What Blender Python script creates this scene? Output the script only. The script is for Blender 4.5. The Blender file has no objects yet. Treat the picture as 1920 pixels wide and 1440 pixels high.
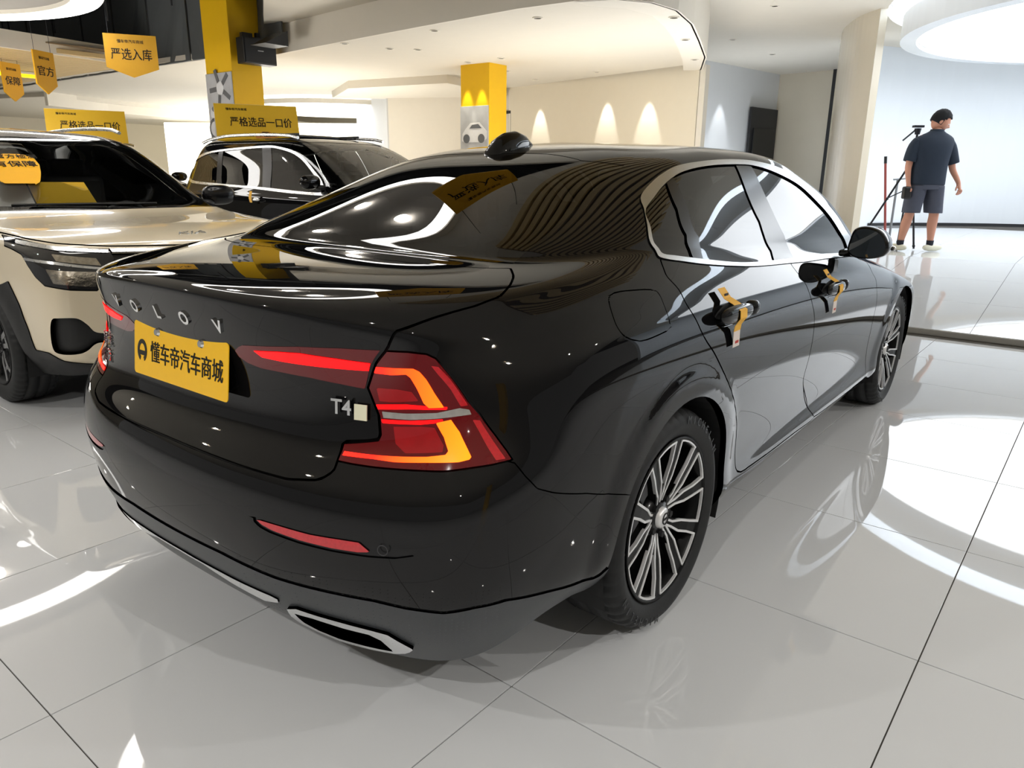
import bpy, bmesh, math, random
import numpy as np
from mathutils import Vector, Matrix
random.seed(3)
SC=bpy.context.scene; COL=SC.collection
# ---------------------------------------------------------------- camera, world, exposure
cam=bpy.data.cameras.new('camera');cam_o=bpy.data.objects.new('camera',cam);COL.objects.link(cam_o)
_f=Vector((0.76105946,0.5878801,-0.27419973));_r=Vector((0.61366679,-0.78949383,0.01060979));_u=Vector((0.21024171,0.17634195,0.96161424))
cam_o.matrix_world=Matrix(((_r[0],_u[0],-_f[0],-1.8565),(_r[1],_u[1],-_f[1],-1.7442),(_r[2],_u[2],-_f[2],1.3101),(0,0,0,1)))
cam.sensor_width=36;cam.lens=1388.95/1920*36;cam.clip_start=.02;cam.clip_end=200
SC.camera=cam_o
wd=bpy.data.worlds.new('hall');SC.world=wd;wd.use_nodes=True
wd.node_tree.nodes['Background'].inputs['Color'].default_value=(.80,.78,.74,1);wd.node_tree.nodes['Background'].inputs['Strength'].default_value=.17
SC.view_settings.view_transform='Standard';SC.view_settings.look='None';SC.view_settings.gamma=1;SC.view_settings.use_curve_mapping=False
SC.view_settings.exposure=.75
SC.cycles.max_bounces=9;SC.cycles.glossy_bounces=5;SC.cycles.diffuse_bounces=4;SC.cycles.transmission_bounces=6;SC.cycles.transparent_max_bounces=12
SC.cycles.caustics_reflective=False;SC.cycles.caustics_refractive=False
# ---------------------------------------------------------------- helpers
def srgb(r,g,b):
    return tuple((c/12.92 if c<=.04045 else ((c+.055)/1.055)**2.4) for c in (r/255,g/255,b/255))+(1,)
def mat(name,col,rough=.5,metal=0,coat=0,coat_r=.02,emit=None,es=0,noise=0,nscale=30,bump=0,trans=0,spec=.5,ior=1.5,alpha=1,rvar=0):
    m=bpy.data.materials.new(name);m.use_nodes=True;nt=m.node_tree;b=nt.nodes['Principled BSDF']
    c=col if len(col)==4 else tuple(col)+(1,)
    b.inputs['Base Color'].default_value=c;b.inputs['Roughness'].default_value=rough;b.inputs['Metallic'].default_value=metal
    b.inputs['Coat Weight'].default_value=coat;b.inputs['Coat Roughness'].default_value=coat_r
    b.inputs['Specular IOR Level'].default_value=spec;b.inputs['IOR'].default_value=ior
    b.inputs['Transmission Weight'].default_value=trans;b.inputs['Alpha'].default_value=alpha
    if emit: b.inputs['Emission Color'].default_value=emit if len(emit)==4 else tuple(emit)+(1,);b.inputs['Emission Strength'].default_value=es
    if noise or bump or rvar:
        tc=nt.nodes.new('ShaderNodeTexCoord');n=nt.nodes.new('ShaderNodeTexNoise');n.inputs['Scale'].default_value=nscale;n.inputs['Detail'].default_value=5
        nt.links.new(tc.outputs['Object'],n.inputs['Vector'])
        if noise:
            mx=nt.nodes.new('ShaderNodeMix');mx.data_type='RGBA'
            mx.inputs[6].default_value=tuple(min(1,x*(1-noise)) for x in c[:3])+(1,);mx.inputs[7].default_value=tuple(min(1,x*(1+noise)) for x in c[:3])+(1,)
            nt.links.new(n.outputs['Fac'],mx.inputs[0]);nt.links.new(mx.outputs[2],b.inputs['Base Color'])
        if rvar:
            mr=nt.nodes.new('ShaderNodeMapRange');mr.inputs[3].default_value=max(0,rough-rvar);mr.inputs[4].default_value=rough+rvar
            nt.links.new(n.outputs['Fac'],mr.inputs[0]);nt.links.new(mr.outputs[0],b.inputs['Roughness'])
        if bump:
            bp=nt.nodes.new('ShaderNodeBump');bp.inputs['Strength'].default_value=bump;bp.inputs['Distance'].default_value=.002
            nt.links.new(n.outputs['Fac'],bp.inputs['Height']);nt.links.new(bp.outputs['Normal'],b.inputs['Normal'])
    return m
def tint_glass(name,tint,refl_rough=.0,clear=.2):
    """dark tinted pane: mirror coat over a partly see-through sheet"""
    m=bpy.data.materials.new(name);m.use_nodes=True;nt=m.node_tree;nt.nodes.clear()
    out=nt.nodes.new('ShaderNodeOutputMaterial');fr=nt.nodes.new('ShaderNodeFresnel');fr.inputs['IOR'].default_value=1.55
    g=nt.nodes.new('ShaderNodeBsdfGlossy');g.inputs['Roughness'].default_value=refl_rough;g.inputs['Color'].default_value=(1,1,1,1)
    t=nt.nodes.new('ShaderNodeBsdfTransparent');t.inputs['Color'].default_value=tint
    mx=nt.nodes.new('ShaderNodeMixShader');nt.links.new(fr.outputs[0],mx.inputs[0]);nt.links.new(t.outputs[0],mx.inputs[1]);nt.links.new(g.outputs[0],mx.inputs[2]);nt.links.new(mx.outputs[0],out.inputs['Surface'])
    return m
def obj(name,bm,m,parent=None,smooth=False,loc=None):
    me=bpy.data.meshes.new(name);bmesh.ops.recalc_face_normals(bm,faces=bm.faces) ;bm.to_mesh(me);bm.free()
    if smooth: me.polygons.foreach_set('use_smooth',[True]*len(me.polygons))
    for k in (m if isinstance(m,(list,tuple)) else [m]): me.materials.append(k)
    o=bpy.data.objects.new(name,me);COL.objects.link(o)
    if loc: o.location=loc
    if parent: o.parent=parent
    return o
def tag(o,label=None,cat=None,group=None,kind=None):
    if label:o['label']=label
    if cat:o['category']=cat
    if group:o['group']=group
    if kind:o['kind']=kind
    return o
def thing(name,label,cat,loc=(0,0,0),rz=0,group=None):
    o=bpy.data.objects.new(name,None);o.empty_display_size=.1;COL.objects.link(o);o.location=loc;o.rotation_euler=(0,0,rz)
    return tag(o,label,cat,group)
def struct(name,bm,m,parent=None,smooth=False):
    o=obj(name,bm,m,parent,smooth)
    if parent is None:o['kind']='structure'
    return o
def box(bm,c,s,rot=None,bev=0,mi=0):
    r=bmesh.ops.create_cube(bm,size=1);v=r['verts']
    bmesh.ops.scale(bm,vec=s,verts=v)
    if bev:
        e=list({e for x in v for e in x.link_edges});rr=bmesh.ops.bevel(bm,geom=e,offset=bev,segments=2,affect='EDGES',profile=.5);v=list({x for f in rr['faces'] for x in f.verts}|{x for x in v if x.is_valid})
    if rot is not None: bmesh.ops.rotate(bm,cent=(0,0,0),matrix=rot,verts=v)
    bmesh.ops.translate(bm,vec=c,verts=v)
    if mi:
        for f in {f for x in v for f in x.link_faces}:f.material_index=mi
    return v
def cyl(bm,a,b,r1,r2=None,n=16,cap=True):
    a=Vector(a);b=Vector(b);d=b-a
    M=Matrix.Translation((a+b)/2)@d.to_track_quat('Z','Y').to_matrix().to_4x4()
    return bmesh.ops.create_cone(bm,cap_ends=cap,segments=n,radius1=r1,radius2=r1 if r2 is None else r2,depth=d.length,matrix=M)['verts']
def prism(bm,pts,z0,z1,axis='z'):
    """closed outline pts extruded between z0 and z1 along the axis"""
    f=(lambda p,h:(p[0],p[1],h)) if axis=='z' else ((lambda p,h:(h,p[0],p[1])) if axis=='x' else (lambda p,h:(p[0],h,p[1])))
    a=[bm.verts.new(f(p,z0)) for p in pts];b=[bm.verts.new(f(p,z1)) for p in pts]
    n=len(pts);bm.faces.new(a);bm.faces.new(b[::-1])
    for i in range(n): bm.faces.new((a[i],a[(i+1)%n],b[(i+1)%n],b[i]))
def ribbon(bm,pts,z0,z1,th=.12):
    """wall of thickness th along the plan polyline pts"""
    P=[Vector((p[0],p[1])) for p in pts];L=[];Rr=[]
    for i,p in enumerate(P):
        t=(P[min(i+1,len(P)-1)]-P[max(i-1,0)]).normalized();n=Vector((-t.y,t.x))*th/2
        L.append(p+n);Rr.append(p-n)
    out=L+Rr[::-1];n=len(P)
    for i in range(n-1):
        q=[L[i],L[i+1],Rr[i+1],Rr[i]];lo=[bm.verts.new((v.x,v.y,z0)) for v in q];hi=[bm.verts.new((v.x,v.y,z1)) for v in q]
        bm.faces.new(lo[::-1]);bm.faces.new(hi)
        for a,b in ((0,1),(2,3)): bm.faces.new((lo[a],lo[b],hi[b],hi[a]))
        if i==0: bm.faces.new((lo[3],lo[0],hi[0],hi[3]))
        if i==n-2: bm.faces.new((lo[1],lo[2],hi[2],hi[1]))
    bmesh.ops.remove_doubles(bm,verts=bm.verts,dist=1e-5)
def arcpts(cx,cy,r,a0,a1,n):
    return [(cx+r*math.cos(math.radians(a0+(a1-a0)*i/n)),cy+r*math.sin(math.radians(a0+(a1-a0)*i/n))) for i in range(n+1)]
def ring(bm,cx,cy,r0,r1,z0,z1,n=96):
    o0=[];
    for r,z in ((r0,z0),(r1,z0),(r1,z1),(r0,z1)):
        o0.append([bm.verts.new((cx+r*math.cos(2*math.pi*i/n),cy+r*math.sin(2*math.pi*i/n),z)) for i in range(n)])
    for k in range(4):
        A=o0[k];B=o0[(k+1)%4]
        for i in range(n): bm.faces.new((A[i],A[(i+1)%n],B[(i+1)%n],B[i]))
def tube(name,pts,r,m,parent=None,n=8,closed=False,smooth=True):
    cu=bpy.data.curves.new(name,'CURVE');cu.dimensions='3D';s=cu.splines.new('POLY');s.points.add(len(pts)-1)
    for i,p in enumerate(pts):s.points[i].co=(*p,1)
    s.use_cyclic_u=closed;cu.bevel_depth=r;cu.bevel_resolution=max(1,n//4);cu.use_fill_caps=True
    t=bpy.data.objects.new('t',cu);COL.objects.link(t);dg=bpy.context.evaluated_depsgraph_get();me=bpy.data.meshes.new_from_object(t.evaluated_get(dg));me.name=name
    bpy.data.objects.remove(t);me.materials.clear();me.materials.append(m);me.polygons.foreach_set('use_smooth',[smooth]*len(me.polygons))
    o=bpy.data.objects.new(name,me);COL.objects.link(o)
    if parent:o.parent=parent
    return o
def text(name,s,size,M,m,parent=None,ext=.001,bold=0,spacing=1,width=None,shear=0,heavy=0):
    """lettering as a mesh; M places its own plane (x right, y up, z out)"""
    cu=bpy.data.curves.new(name,'FONT');cu.body=s;cu.size=size;cu.align_x='CENTER';cu.align_y='CENTER';cu.extrude=ext;cu.offset=bold;cu.space_character=spacing;cu.resolution_u=3;cu.shear=shear
    t=bpy.data.objects.new('t',cu);COL.objects.link(t);dg=bpy.context.evaluated_depsgraph_get();me=bpy.data.meshes.new_from_object(t.evaluated_get(dg));me.name=name
    bpy.data.objects.remove(t)
    if heavy:
        bm=bmesh.new();bm.from_mesh(me);g=bmesh.ops.duplicate(bm,geom=bm.verts[:]+bm.edges[:]+bm.faces[:]);bmesh.ops.translate(bm,vec=(heavy*size,heavy*size*.4,0),verts=[v for v in g['geom'] if isinstance(v,bmesh.types.BMVert)]);bm.to_mesh(me);bm.free()
    if width:
        xs=[v.co.x for v in me.vertices];k=width/(max(xs)-min(xs))
        for v in me.vertices: v.co.x*=k
    me.transform(M);me.materials.clear();me.materials.append(m)
    o=bpy.data.objects.new(name,me);COL.objects.link(o)
    if parent:o.parent=parent
    return o
def frame(o,x,z):
    """matrix with origin o, local x along x, local z (outwards) along z"""
    x=Vector(x).normalized();z=Vector(z).normalized();y=z.cross(x).normalized();x=y.cross(z)
    return Matrix(((x[0],y[0],z[0],o[0]),(x[1],y[1],z[1],o[1]),(x[2],y[2],z[2],o[2]),(0,0,0,1)))
# ---------------------------------------------------------------- materials of the hall
WHITE=mat('white_paint',srgb(232,226,214),.75,noise=.02,nscale=8)
CEIL=mat('ceiling_paint',srgb(222,216,204),.85,noise=.02,nscale=5)
BEIGE=mat('beige_wall_paint',srgb(232,224,206),.6,noise=.02,nscale=6)
CREAM=mat('cream_gloss_panel',srgb(214,205,186),.25,coat=.4,coat_r=.1,noise=.03,nscale=3)
COOL=mat('cool_wall_paint',srgb(226,228,230),.7,noise=.015,nscale=5)
CYC=mat('backdrop_white',srgb(228,233,238),.8,noise=.01,nscale=4)
YEL=mat("yellow_paint",srgb(248,196,12),.5,noise=.03,nscale=6)
DARK=mat('dark_metal_paint',srgb(34,35,38),.5,noise=.1)
DKC=mat('dark_ceiling_paint',srgb(50,52,56),.8,noise=.1)
GREYP=mat('grey_duct_metal',srgb(120,124,128),.5,noise=.12,nscale=4)
WOOD=mat('pale_wood_slat',srgb(216,190,140),.45,noise=.08,nscale=14)
TILE=mat('polished_porcelain_tile',srgb(212,214,216),.022,noise=.02,nscale=2.2,spec=.7)
GROUT=mat('grey_grout',srgb(70,66,60),.8,noise=.1)
CHROME=mat('chrome',(.86,.87,.88),.07,metal=1,rvar=.02,nscale=80)
BLKP=mat('black_plastic',srgb(22,23,24),.45,noise=.08,nscale=60)
RUB=mat('rubber',srgb(20,21,22),.62,noise=.08,nscale=90,bump=.15)
LITW=mat('cool_light_panel',(1,1,1),.5,emit=(.92,.96,1.0),es=2.1,noise=.0)
LITR=mat('ring_light_diffuser',(1,1,1),.5,emit=(1.0,.98,.95),es=5)
LITD=mat('downlight_lens',(1,1,1),.5,emit=(1.0,.95,.88),es=40)
LITOFF=mat('unlit_downlight',srgb(60,58,54),.3,metal=.6,rvar=.05)
# ---------------------------------------------------------------- floor of polished tiles
TS=.8156;TA=-.0177;GX,GY=-.5303,-.7283
def tile_mesh(name,s,h=.012):
    bm=bmesh.new();box(bm,(0,0,-h/2),(s,s,h),bev=.0008);me=bpy.data.meshes.new(name);bm.to_mesh(me);bm.free();me.materials.append(TILE);return me
tm=tile_mesh('tile',TS-.0035)
bm=bmesh.new();prism(bm,[(-14,-16),(30,-16),(30,32),(-14,32)],-.2,-.004)
floor=struct('floor',bm,GROUT)
ca,sa=math.cos(TA),math.sin(TA)
cells=[]
for i in range(-16,42):
    for j in range(-26,40):
        x=GX+ca*(i+.5)*TS+sa*(j+.5)*TS*-1;y=GY+sa*(i+.5)*TS+ca*(j+.5)*TS
        if x>5.28 and y<3.4 : continue
        if not(-13.5<x<29 and -15.5<y<31): continue
        d=(Vector((x,y,0))-Vector((-1.8565,-1.7442,1.31)));z=d.dot(_f)
        px=960+1389*d.dot(_r)/z if z>.1 else 1e9;py=720-1389*d.dot(_u)/z if z>.1 else 1e9
        vis=z>.1 and -300<px<2200 and -100<py<1750
        cells.append((0 if vis else 1,d.length,x,y))
cells.sort()
rest=bmesh.new()
for k,(v,dl,x,y) in enumerate(cells):
    if k<290:
        o=bpy.data.objects.new('tile',tm);COL.objects.link(o);o.location=(x,y,0);o.rotation_euler=(0,0,TA);o.parent=floor
    else: box(rest,(x,y,-.006),(TS-.0035,TS-.0035,.012),Matrix.Rotation(TA,3,'Z')) if False else prism(rest,[(x+ca*a*TS/2*.9957-sa*b*TS/2*.9957,y+sa*a*TS/2*.9957+ca*b*TS/2*.9957) for a,b in ((-1,-1),(1,-1),(1,1),(-1,1))],-.012,0)
tag(obj('far_tiles',rest,TILE,floor),kind='stuff')
# raised stage floor that slopes gently up towards the white backdrop room
bm=bmesh.new()
xs=[5.33,8.7,18.6];zs=[.045,.34,.34]
for y0,y1 in ((-12.,3.5),):
    a=[bm.verts.new((x,y0,z)) for x,z in zip(xs,zs)];b=[bm.verts.new((x,y1,z)) for x,z in zip(xs,zs)]
    c=[bm.verts.new((x,y0,-.1)) for x in xs];d=[bm.verts.new((x,y1,-.1)) for x in xs]
    for i in range(2):
        bm.faces.new((a[i],a[i+1],b[i+1],b[i]));bm.faces.new((c[i],c[i+1],a[i+1],a[i]));bm.faces.new((b[i],b[i+1],d[i+1],d[i]))
    bm.faces.new((c[0],a[0],b[0],d[0]));bm.faces.new((a[2],c[2],d[2],b[2]))
stage=struct('floor_stage',bm,GROUT)
L=math.hypot(8.7-5.33,.295);TL=L/3;pm=tile_mesh('stage_tile',TL-.004,.008);pitch=math.atan2(.34-.045,8.7-5.33)
for i in range(9):
    for j in range(8):
        u=(i+.5)*TL;y=2.9-j*TL
        o=bpy.data.objects.new('tile',pm)
        if i<3: o.location=(5.33+u*math.cos(pitch)-.006*math.sin(pitch),y,.045+u*math.sin(pitch)+.006);o.rotation_euler=(0,-pitch,0)
        else: o.location=(8.7+(u-L),y,.346)
        COL.objects.link(o);o.parent=stage
bm=bmesh.new();box(bm,(5.335,-4.25,.022),(.03,15.5,.05),bev=.004);struct('trim_stage_edge',bm,mat('edge_stone',srgb(150,148,142),.4,noise=.05))
# ---------------------------------------------------------------- ceilings
def catmull_(P,n):
    P=[Vector(p) for p in P];o=[]
    for i in range(len(P)-1):
        a,b,c,d=P[max(i-1,0)],P[i],P[i+1],P[min(i+2,len(P)-1)]
        for k in range(n):
            t=k/n;o.append(.5*((2*b)+(c-a)*t+(2*a-5*b+4*c-d)*t*t+(3*b-a-3*c+d)*t**3))
    return o+[P[-1]]
lob=[(5.3,1.05),(3.9,1.07),(3.0,1.15),(2.4,1.26),(1.77,1.55),(1.35,1.95),(1.1,2.35),(.96,3.0),(.9,3.8),(.92,4.7),(.98,5.3),(1.13,6.3),(1.35,7.2),(1.65,8.1),(2.1,9.1),(2.7,10.0),(3.4,10.8),(4.3,11.3),(5.3,11.55)]
bm=bmesh.new();prism(bm,lob[:12]+[(-2.5,6.3),(-2.5,4),(-.2,-1.2),(5.3,-1.2)],3.3,3.42);struct('ceiling_near',bm,CEIL)
bm=bmesh.new();ribbon(bm,lob[:11],3.3,3.75,.03);struct('trim_ceiling_opening',bm,CEIL,smooth=False)
bm=bmesh.new();prism(bm,[(2.9,1.0),(5.12,1.0),(5.15,3.6),(5.45,7.0),(5.66,8.7),(6.39,10.05),(3.56,5.91)],3.42,3.55);struct('ceiling_upper',bm,CEIL)
bm=bmesh.new();prism(bm,[(-12,-14),(28,-14),(28,30),(-12,30)],5.4,5.5);struct('ceiling_open',bm,DKC)
# low soffit beyond x=5.3
front=[(5.35,24),(5.35,14.7),(5.55,9.4),(5.72,9.18),(5.47,6.97),(5.29,5.18),(5.16,3.65),(5.2,2.95)]
curve=[(5.35,2.55),(5.7,2.32),(6.2,2.28),(7.0,2.47),(8.1,2.87),(9.5,3.4),(10.84,4.07)]
inner=[(5.45,2.95),(5.8,2.68),(6.31,2.63),(7.0,2.82),(7.75,3.08),(8.7,3.45),(9.59,3.82),(10.68,4.32)]
bm=bmesh.new();prism(bm,front+inner+[(11.9,9.1),(11.2,12),(14.6,17),(14.6,24)],3.10,3.18);struct('ceiling_low',bm,CEIL)
bm=bmesh.new();prism(bm,[(5.2,2.95)]+curve+inner[::-1],3.02,3.10);struct('trim_soffit_band',bm,WHITE)
bm=bmesh.new();ribbon(bm,front[3:]+curve,3.02,3.74,.04);struct('trim_soffit_fascia',bm,WHITE)
bm=bmesh.new();prism(bm,[(11.9,9.1)]+[(12.3,10.4),(10.2,13.0),(9.0,11.0),(9.4,8.6)][:4],2.95,3.11);struct('ceiling_step',bm,WHITE)
bm=bmesh.new();prism(bm,[(5.15,3.6),(5.28,3.0)]+curve+[(15,6.2),(20,6),(20,1.9),(13.2,2.6),(11.2,2.2),(9.6,1.6),(8.1,.2),(7.1,-1.6),(6.9,-3.3),(7.4,-5),(8.2,-12),(5.28,-12),(5.28,-1.5)],3.72,3.8);struct('ceiling_right',bm,CEIL)
bm=bmesh.new();ribbon(bm,[(6.42,19.17),(8.32,20.16),(10.81,20.81),(11.8,21.16)],2.78,3.1,.08);struct('trim_left_beam',bm,WHITE)
bm=bmesh.new();prism(bm,[(6.5,19.3),(11.8,21.2),(20,24),(20,30),(4,30)],3.0,3.1);struct('ceiling_left',bm,CEIL)
# ---------------------------------------------------------------- walls
bm=bmesh.new();ribbon(bm,[(11.9,9.0),(11.55,7.4),(11.2,5.8),(10.82,4.05)],-.02,3.16,.12);struct('wall_beige',bm,BEIGE)
bm=bmesh.new();box(bm,(10.85,4.0,1.55),(.16,.1,3.1));struct('trim_1',bm,WHITE)
bm=bmesh.new();ribbon(bm,[(10.95,4.3),(12.3,5.4),(14.45,5.72),(17.82,5.19),(18.2,5.12)],-.02,3.8,.06);struct('wall_passage',bm,COOL)
bm=bmesh.new();ribbon(bm,[(10.97,11.9),(12.2,14.3),(13.6,16.0),(15.5,17)],-.02,3.05,.12);struct('wall_white',bm,COOL)
bm=bmesh.new();ribbon(bm,[(10.97,11.9),(11.7,10.2),(11.95,9.05)],-.02,3.05,.12);struct('wall_curved',bm,WHITE)
bm=bmesh.new();ribbon(bm,[(24,29),(-12,29)],-.02,5.4,.2);struct('wall_left',bm,BEIGE)
bm=bmesh.new();ribbon(bm,[(22,12),(22,29)],-.02,5.4,.2);struct('wall_far',bm,BEIGE)
# round backdrop room
CX,CY=12.2,-2.5
bm=bmesh.new();ribbon(bm,arcpts(CX,CY,5.25,-120,68,60),.25,3.95,.1);struct('wall_backdrop',bm,CYC,smooth=False)
bm=bmesh.new();ribbon(bm,arcpts(CX,CY,5.17,-120,60,60),.3,.40,.04);struct('baseboard_backdrop',bm,DARK)
bm=bmesh.new();ring(bm,CX,CY,3.95,5.6,3.715,3.80);struct('ceiling_round',bm,CEIL)
bm=bmesh.new();ring(bm,CX,CY,3.95,4.0,3.80,4.3);ring(bm,CX,CY,.02,4.0,4.3,4.34);struct('ceiling_cove',bm,CYC)
bm=bmesh.new();ring(bm,CX,CY,3.5,3.72,3.27,3.62);struct('trim_light_disc',bm,CYC,smooth=False)
t=thing('cove_strip','warm glowing strip in the round ceiling recess by the fin wall','light strip',(CX,CY,3.95))
bm=bmesh.new();pts=arcpts(0,0,3.92,85,140,20);ribbon(bm,pts,-.02,.10,.02);obj('diffuser',bm,mat('warm_strip',(1,1,1),.5,emit=(1,.72,.42),es=.9),t)
bm=bmesh.new();ribbon(bm,arcpts(0,0,3.935,84,141,20),-.05,.13,.012);obj('channel',bm,WHITE,t)
t=thing('round_ceiling_light','huge round glowing white light panel above the backdrop','light',(CX,CY,3.36))
bm=bmesh.new();bmesh.ops.create_cone(bm,cap_ends=True,segments=96,radius1=3.5,radius2=3.5,depth=.03,matrix=Matrix.Translation((0,0,0)));obj('diffuser',bm,LITW,t)
bm=bmesh.new();ring(bm,0,0,3.5,3.53,-.04,.08);obj('rim',bm,WHITE,t)
# fin shaped column wall
bm=bmesh.new();ribbon(bm,[tuple(p) for p in catmull_([(13.45,2.50),(12.9,2.36),(12.29,2.14),(11.51,1.73),(11.07,1.33)],5)],.15,3.76,.12);struct('wall_fin',bm,CREAM,smooth=False)
bm=bmesh.new();ribbon(bm,[(17.86,5.16),(17.67,3.81)],.2,3.74,.08);struct('wall_panel',bm,CREAM)
bm=bmesh.new();ribbon(bm,[(17.55,3.80),(17.53,3.62)],.2,3.74,.08);struct('trim_2',bm,DARK)
# dark doorway at the end of the passage
d=thing('passage_cabinet','dark alcove with a black screen over brown doors at the passage end','cabinet',(17.05,5.19,.34),-.155)
bm=bmesh.new();box(bm,(0,0,1.27),(1.25,.06,2.54),mi=0);obj('recess',bm,DARK,d)
bm=bmesh.new();box(bm,(0,-.05,1.72),(1.0,.03,.70),bev=.01);obj('screen',bm,BLKP,d)
for k in (-.3,.3): bm=bmesh.new();box(bm,(k,-.05,.62),(.54,.03,1.2),bev=.005);obj('cabinet_door',bm,mat('brown_door',srgb(86,76,70),.4,noise=.05),d)
# bright shop front at the far left
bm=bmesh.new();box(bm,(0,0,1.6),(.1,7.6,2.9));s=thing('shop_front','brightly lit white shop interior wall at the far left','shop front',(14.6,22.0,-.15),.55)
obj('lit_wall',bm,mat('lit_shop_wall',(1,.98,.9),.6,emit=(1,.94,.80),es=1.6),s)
for y,w,c in ((-2.6,1.0,(232,226,214)),(-.9,1.0,(150,152,156)),(1.2,1.1,(240,236,226))):
    bm=bmesh.new();box(bm,(-.12,y,1.3),(.05,w,1.5),bev=.01);obj('poster_board',bm,mat('board%d'%int(y*10),srgb(*c),.4,noise=.05),s)
t=thing('red_knot_ornament','red and gold festive ornament hanging on the far shop window','decoration',(13.6,20.6,1.75))
rm=mat('red_ornament',srgb(214,64,28),.5,noise=.2);bm=bmesh.new()
for k in range(14):
    a=k*2*math.pi/14;cyl(bm,(0,0,0),(-.02,math.cos(a)*.28,math.sin(a)*.28),.055,.01,8)
obj('petal_burst',bm,rm,t);bm=bmesh.new();bmesh.ops.create_icosphere(bm,subdivisions=2,radius=.12);obj('heart',bm,mat('gold_ornament',srgb(235,170,60),.4,noise=.1),t)
for p in ((0,.2,-.2),(0,-.2,-.2)): tube('tassel',[p,(0,p[1]*1.1,-.5)],.012,rm,t)
# elliptical light recess seen beyond the first column
t=thing('round_cove_light','second round white ceiling light, low behind the black vehicle','light',(12.55,15.6,2.97))
bm=bmesh.new();bmesh.ops.create_cone(bm,cap_ends=True,segments=64,radius1=2.6,radius2=2.6,depth=.04);obj('diffuser',bm,LITW,t)
bm=bmesh.new();ring(bm,0,0,2.6,2.66,-.06,.05);obj('rim',bm,WHITE,t)
# dark framed window between the wall and the second column
t=thing('dark_framed_window','black framed glass door behind the second yellow column','door',(11.85,8.9,0),-.15)
bm=bmesh.new()
for y in (-.35,0.02,.35): box(bm,(0,y,1.3),(.06,.06,2.6))
for z in (.05,1.15,1.75,2.6): box(bm,(0,0,z),(.06,.76,.06))
obj('frame',bm,DARK,t);bm=bmesh.new();box(bm,(.02,0,1.3),(.01,.7,2.5));obj('pane',bm,mat('smoky_pane',srgb(120,124,128),.1,noise=.1),t)
# dark void over the soffit: grey hanging sheets and steel
bm=bmesh.new();box(bm,(5.62,14.8,4.25),(.04,12.6,2.3));up_=struct('wall_upper',bm,DKC)
for i in range(9):
    bm=bmesh.new();box(bm,(5.5,8.9+i*1.28,4.2),(.03,1.22,2.25));bmesh.ops.subdivide_edges(bm,edges=bm.edges,cuts=3)
    for v in bm.verts: v.co.x+=.02*math.sin(v.co.y*9+i)
    obj('hanging_sheet',bm,mat('grey_sheet_%d'%i,srgb(86+4*(i%3),90+4*(i%3),92+4*(i%3)),.6,noise=.12,nscale=3),up_)
t=thing('roof_truss','dark steel roof beams and pipes in the open ceiling','roof truss',(0,0,4.6))
for y in (9.5,11.5,13.5,16):
    bm=bmesh.new();box(bm,(1.5,y,.1),(9,.12,.22));obj('beam',bm,DKC,t)
for x in (1.5,3.2,4.7):
    bm=bmesh.new();cyl(bm,(x,6,-.15),(x,24,-.15),.07);obj('pipe',bm,GREYP,t)
for k in range(5):
    bm=bmesh.new();cyl(bm,(3.2,8+k*1.7,-.1),(4.9,9.6+k*1.7,.35),.035);obj('brace',bm,GREYP,t)
for k in range(5):
    bm=bmesh.new();cyl(bm,(4.2,9+k*1.9,-1.1),(4.2,9+k*1.9,.6),.012);obj('hanger_rod',bm,DKC,t)
# pale wooden slat ceilings
def slats(name,label,x0,x1,y0,y1,z,n,along='x'):
    t=thing(name,label,'slat ceiling',((x0+x1)/2,(y0+y1)/2,z))
    me=None
    for i in range(n):
        if along=='x': yy=(y0+(y1-y0)*(i+.5)/n)-(y0+y1)/2;sz=((x1-x0),(y1-y0)/n*.62,.07);c=(0,yy,0)
        else: xx=(x0+(x1-x0)*(i+.5)/n)-(x0+x1)/2;sz=((x1-x0)/n*.62,(y1-y0),.07);c=(xx,0,0)
        if me is None:
            bm=bmesh.new();box(bm,(0,0,0),sz,bev=.004);me=bpy.data.meshes.new('slat');bm.to_mesh(me);bm.free();me.materials.append(WOOD)
        o=bpy.data.objects.new('slat',me);COL.objects.link(o);o.location=c;o.parent=t
    bm=bmesh.new();box(bm,(0,0,.1),(x1-x0,y1-y0,.02));obj('backing',bm,mat(name+'_backing',srgb(150,128,98),.7,noise=.05),t)
    return t
slats('slat_ceiling','pale wood slat ceiling panel at the upper left',1.2,5.3,11.95,18.0,3.12,44,'x')
slats('slat_ceiling','pale wood slat ceiling panel above the black sedan',.6,3.3,-1.6,.95,3.2,20,'x')
bm=bmesh.new();ribbon(bm,[(1.0,11.6),(3.0,11.86),(5.3,12.25)],3.06,3.32,.05);struct('trim_slat_fascia',bm,WHITE)
t=thing('yellow_light_strip','yellow lit strip crossing the pale slat ceiling','light strip',(3.0,15.2,3.02),.0)
bm=bmesh.new();box(bm,(0,0,0),(3.6,.2,.05),bev=.01);obj('diffuser',bm,mat('yellow_lit',srgb(250,210,10),.5,emit=srgb(255,214,10),es=1.6),t)
bm=bmesh.new();box(bm,(0,0,.04),(3.7,.26,.04));obj('housing',bm,WHITE,t)
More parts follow.
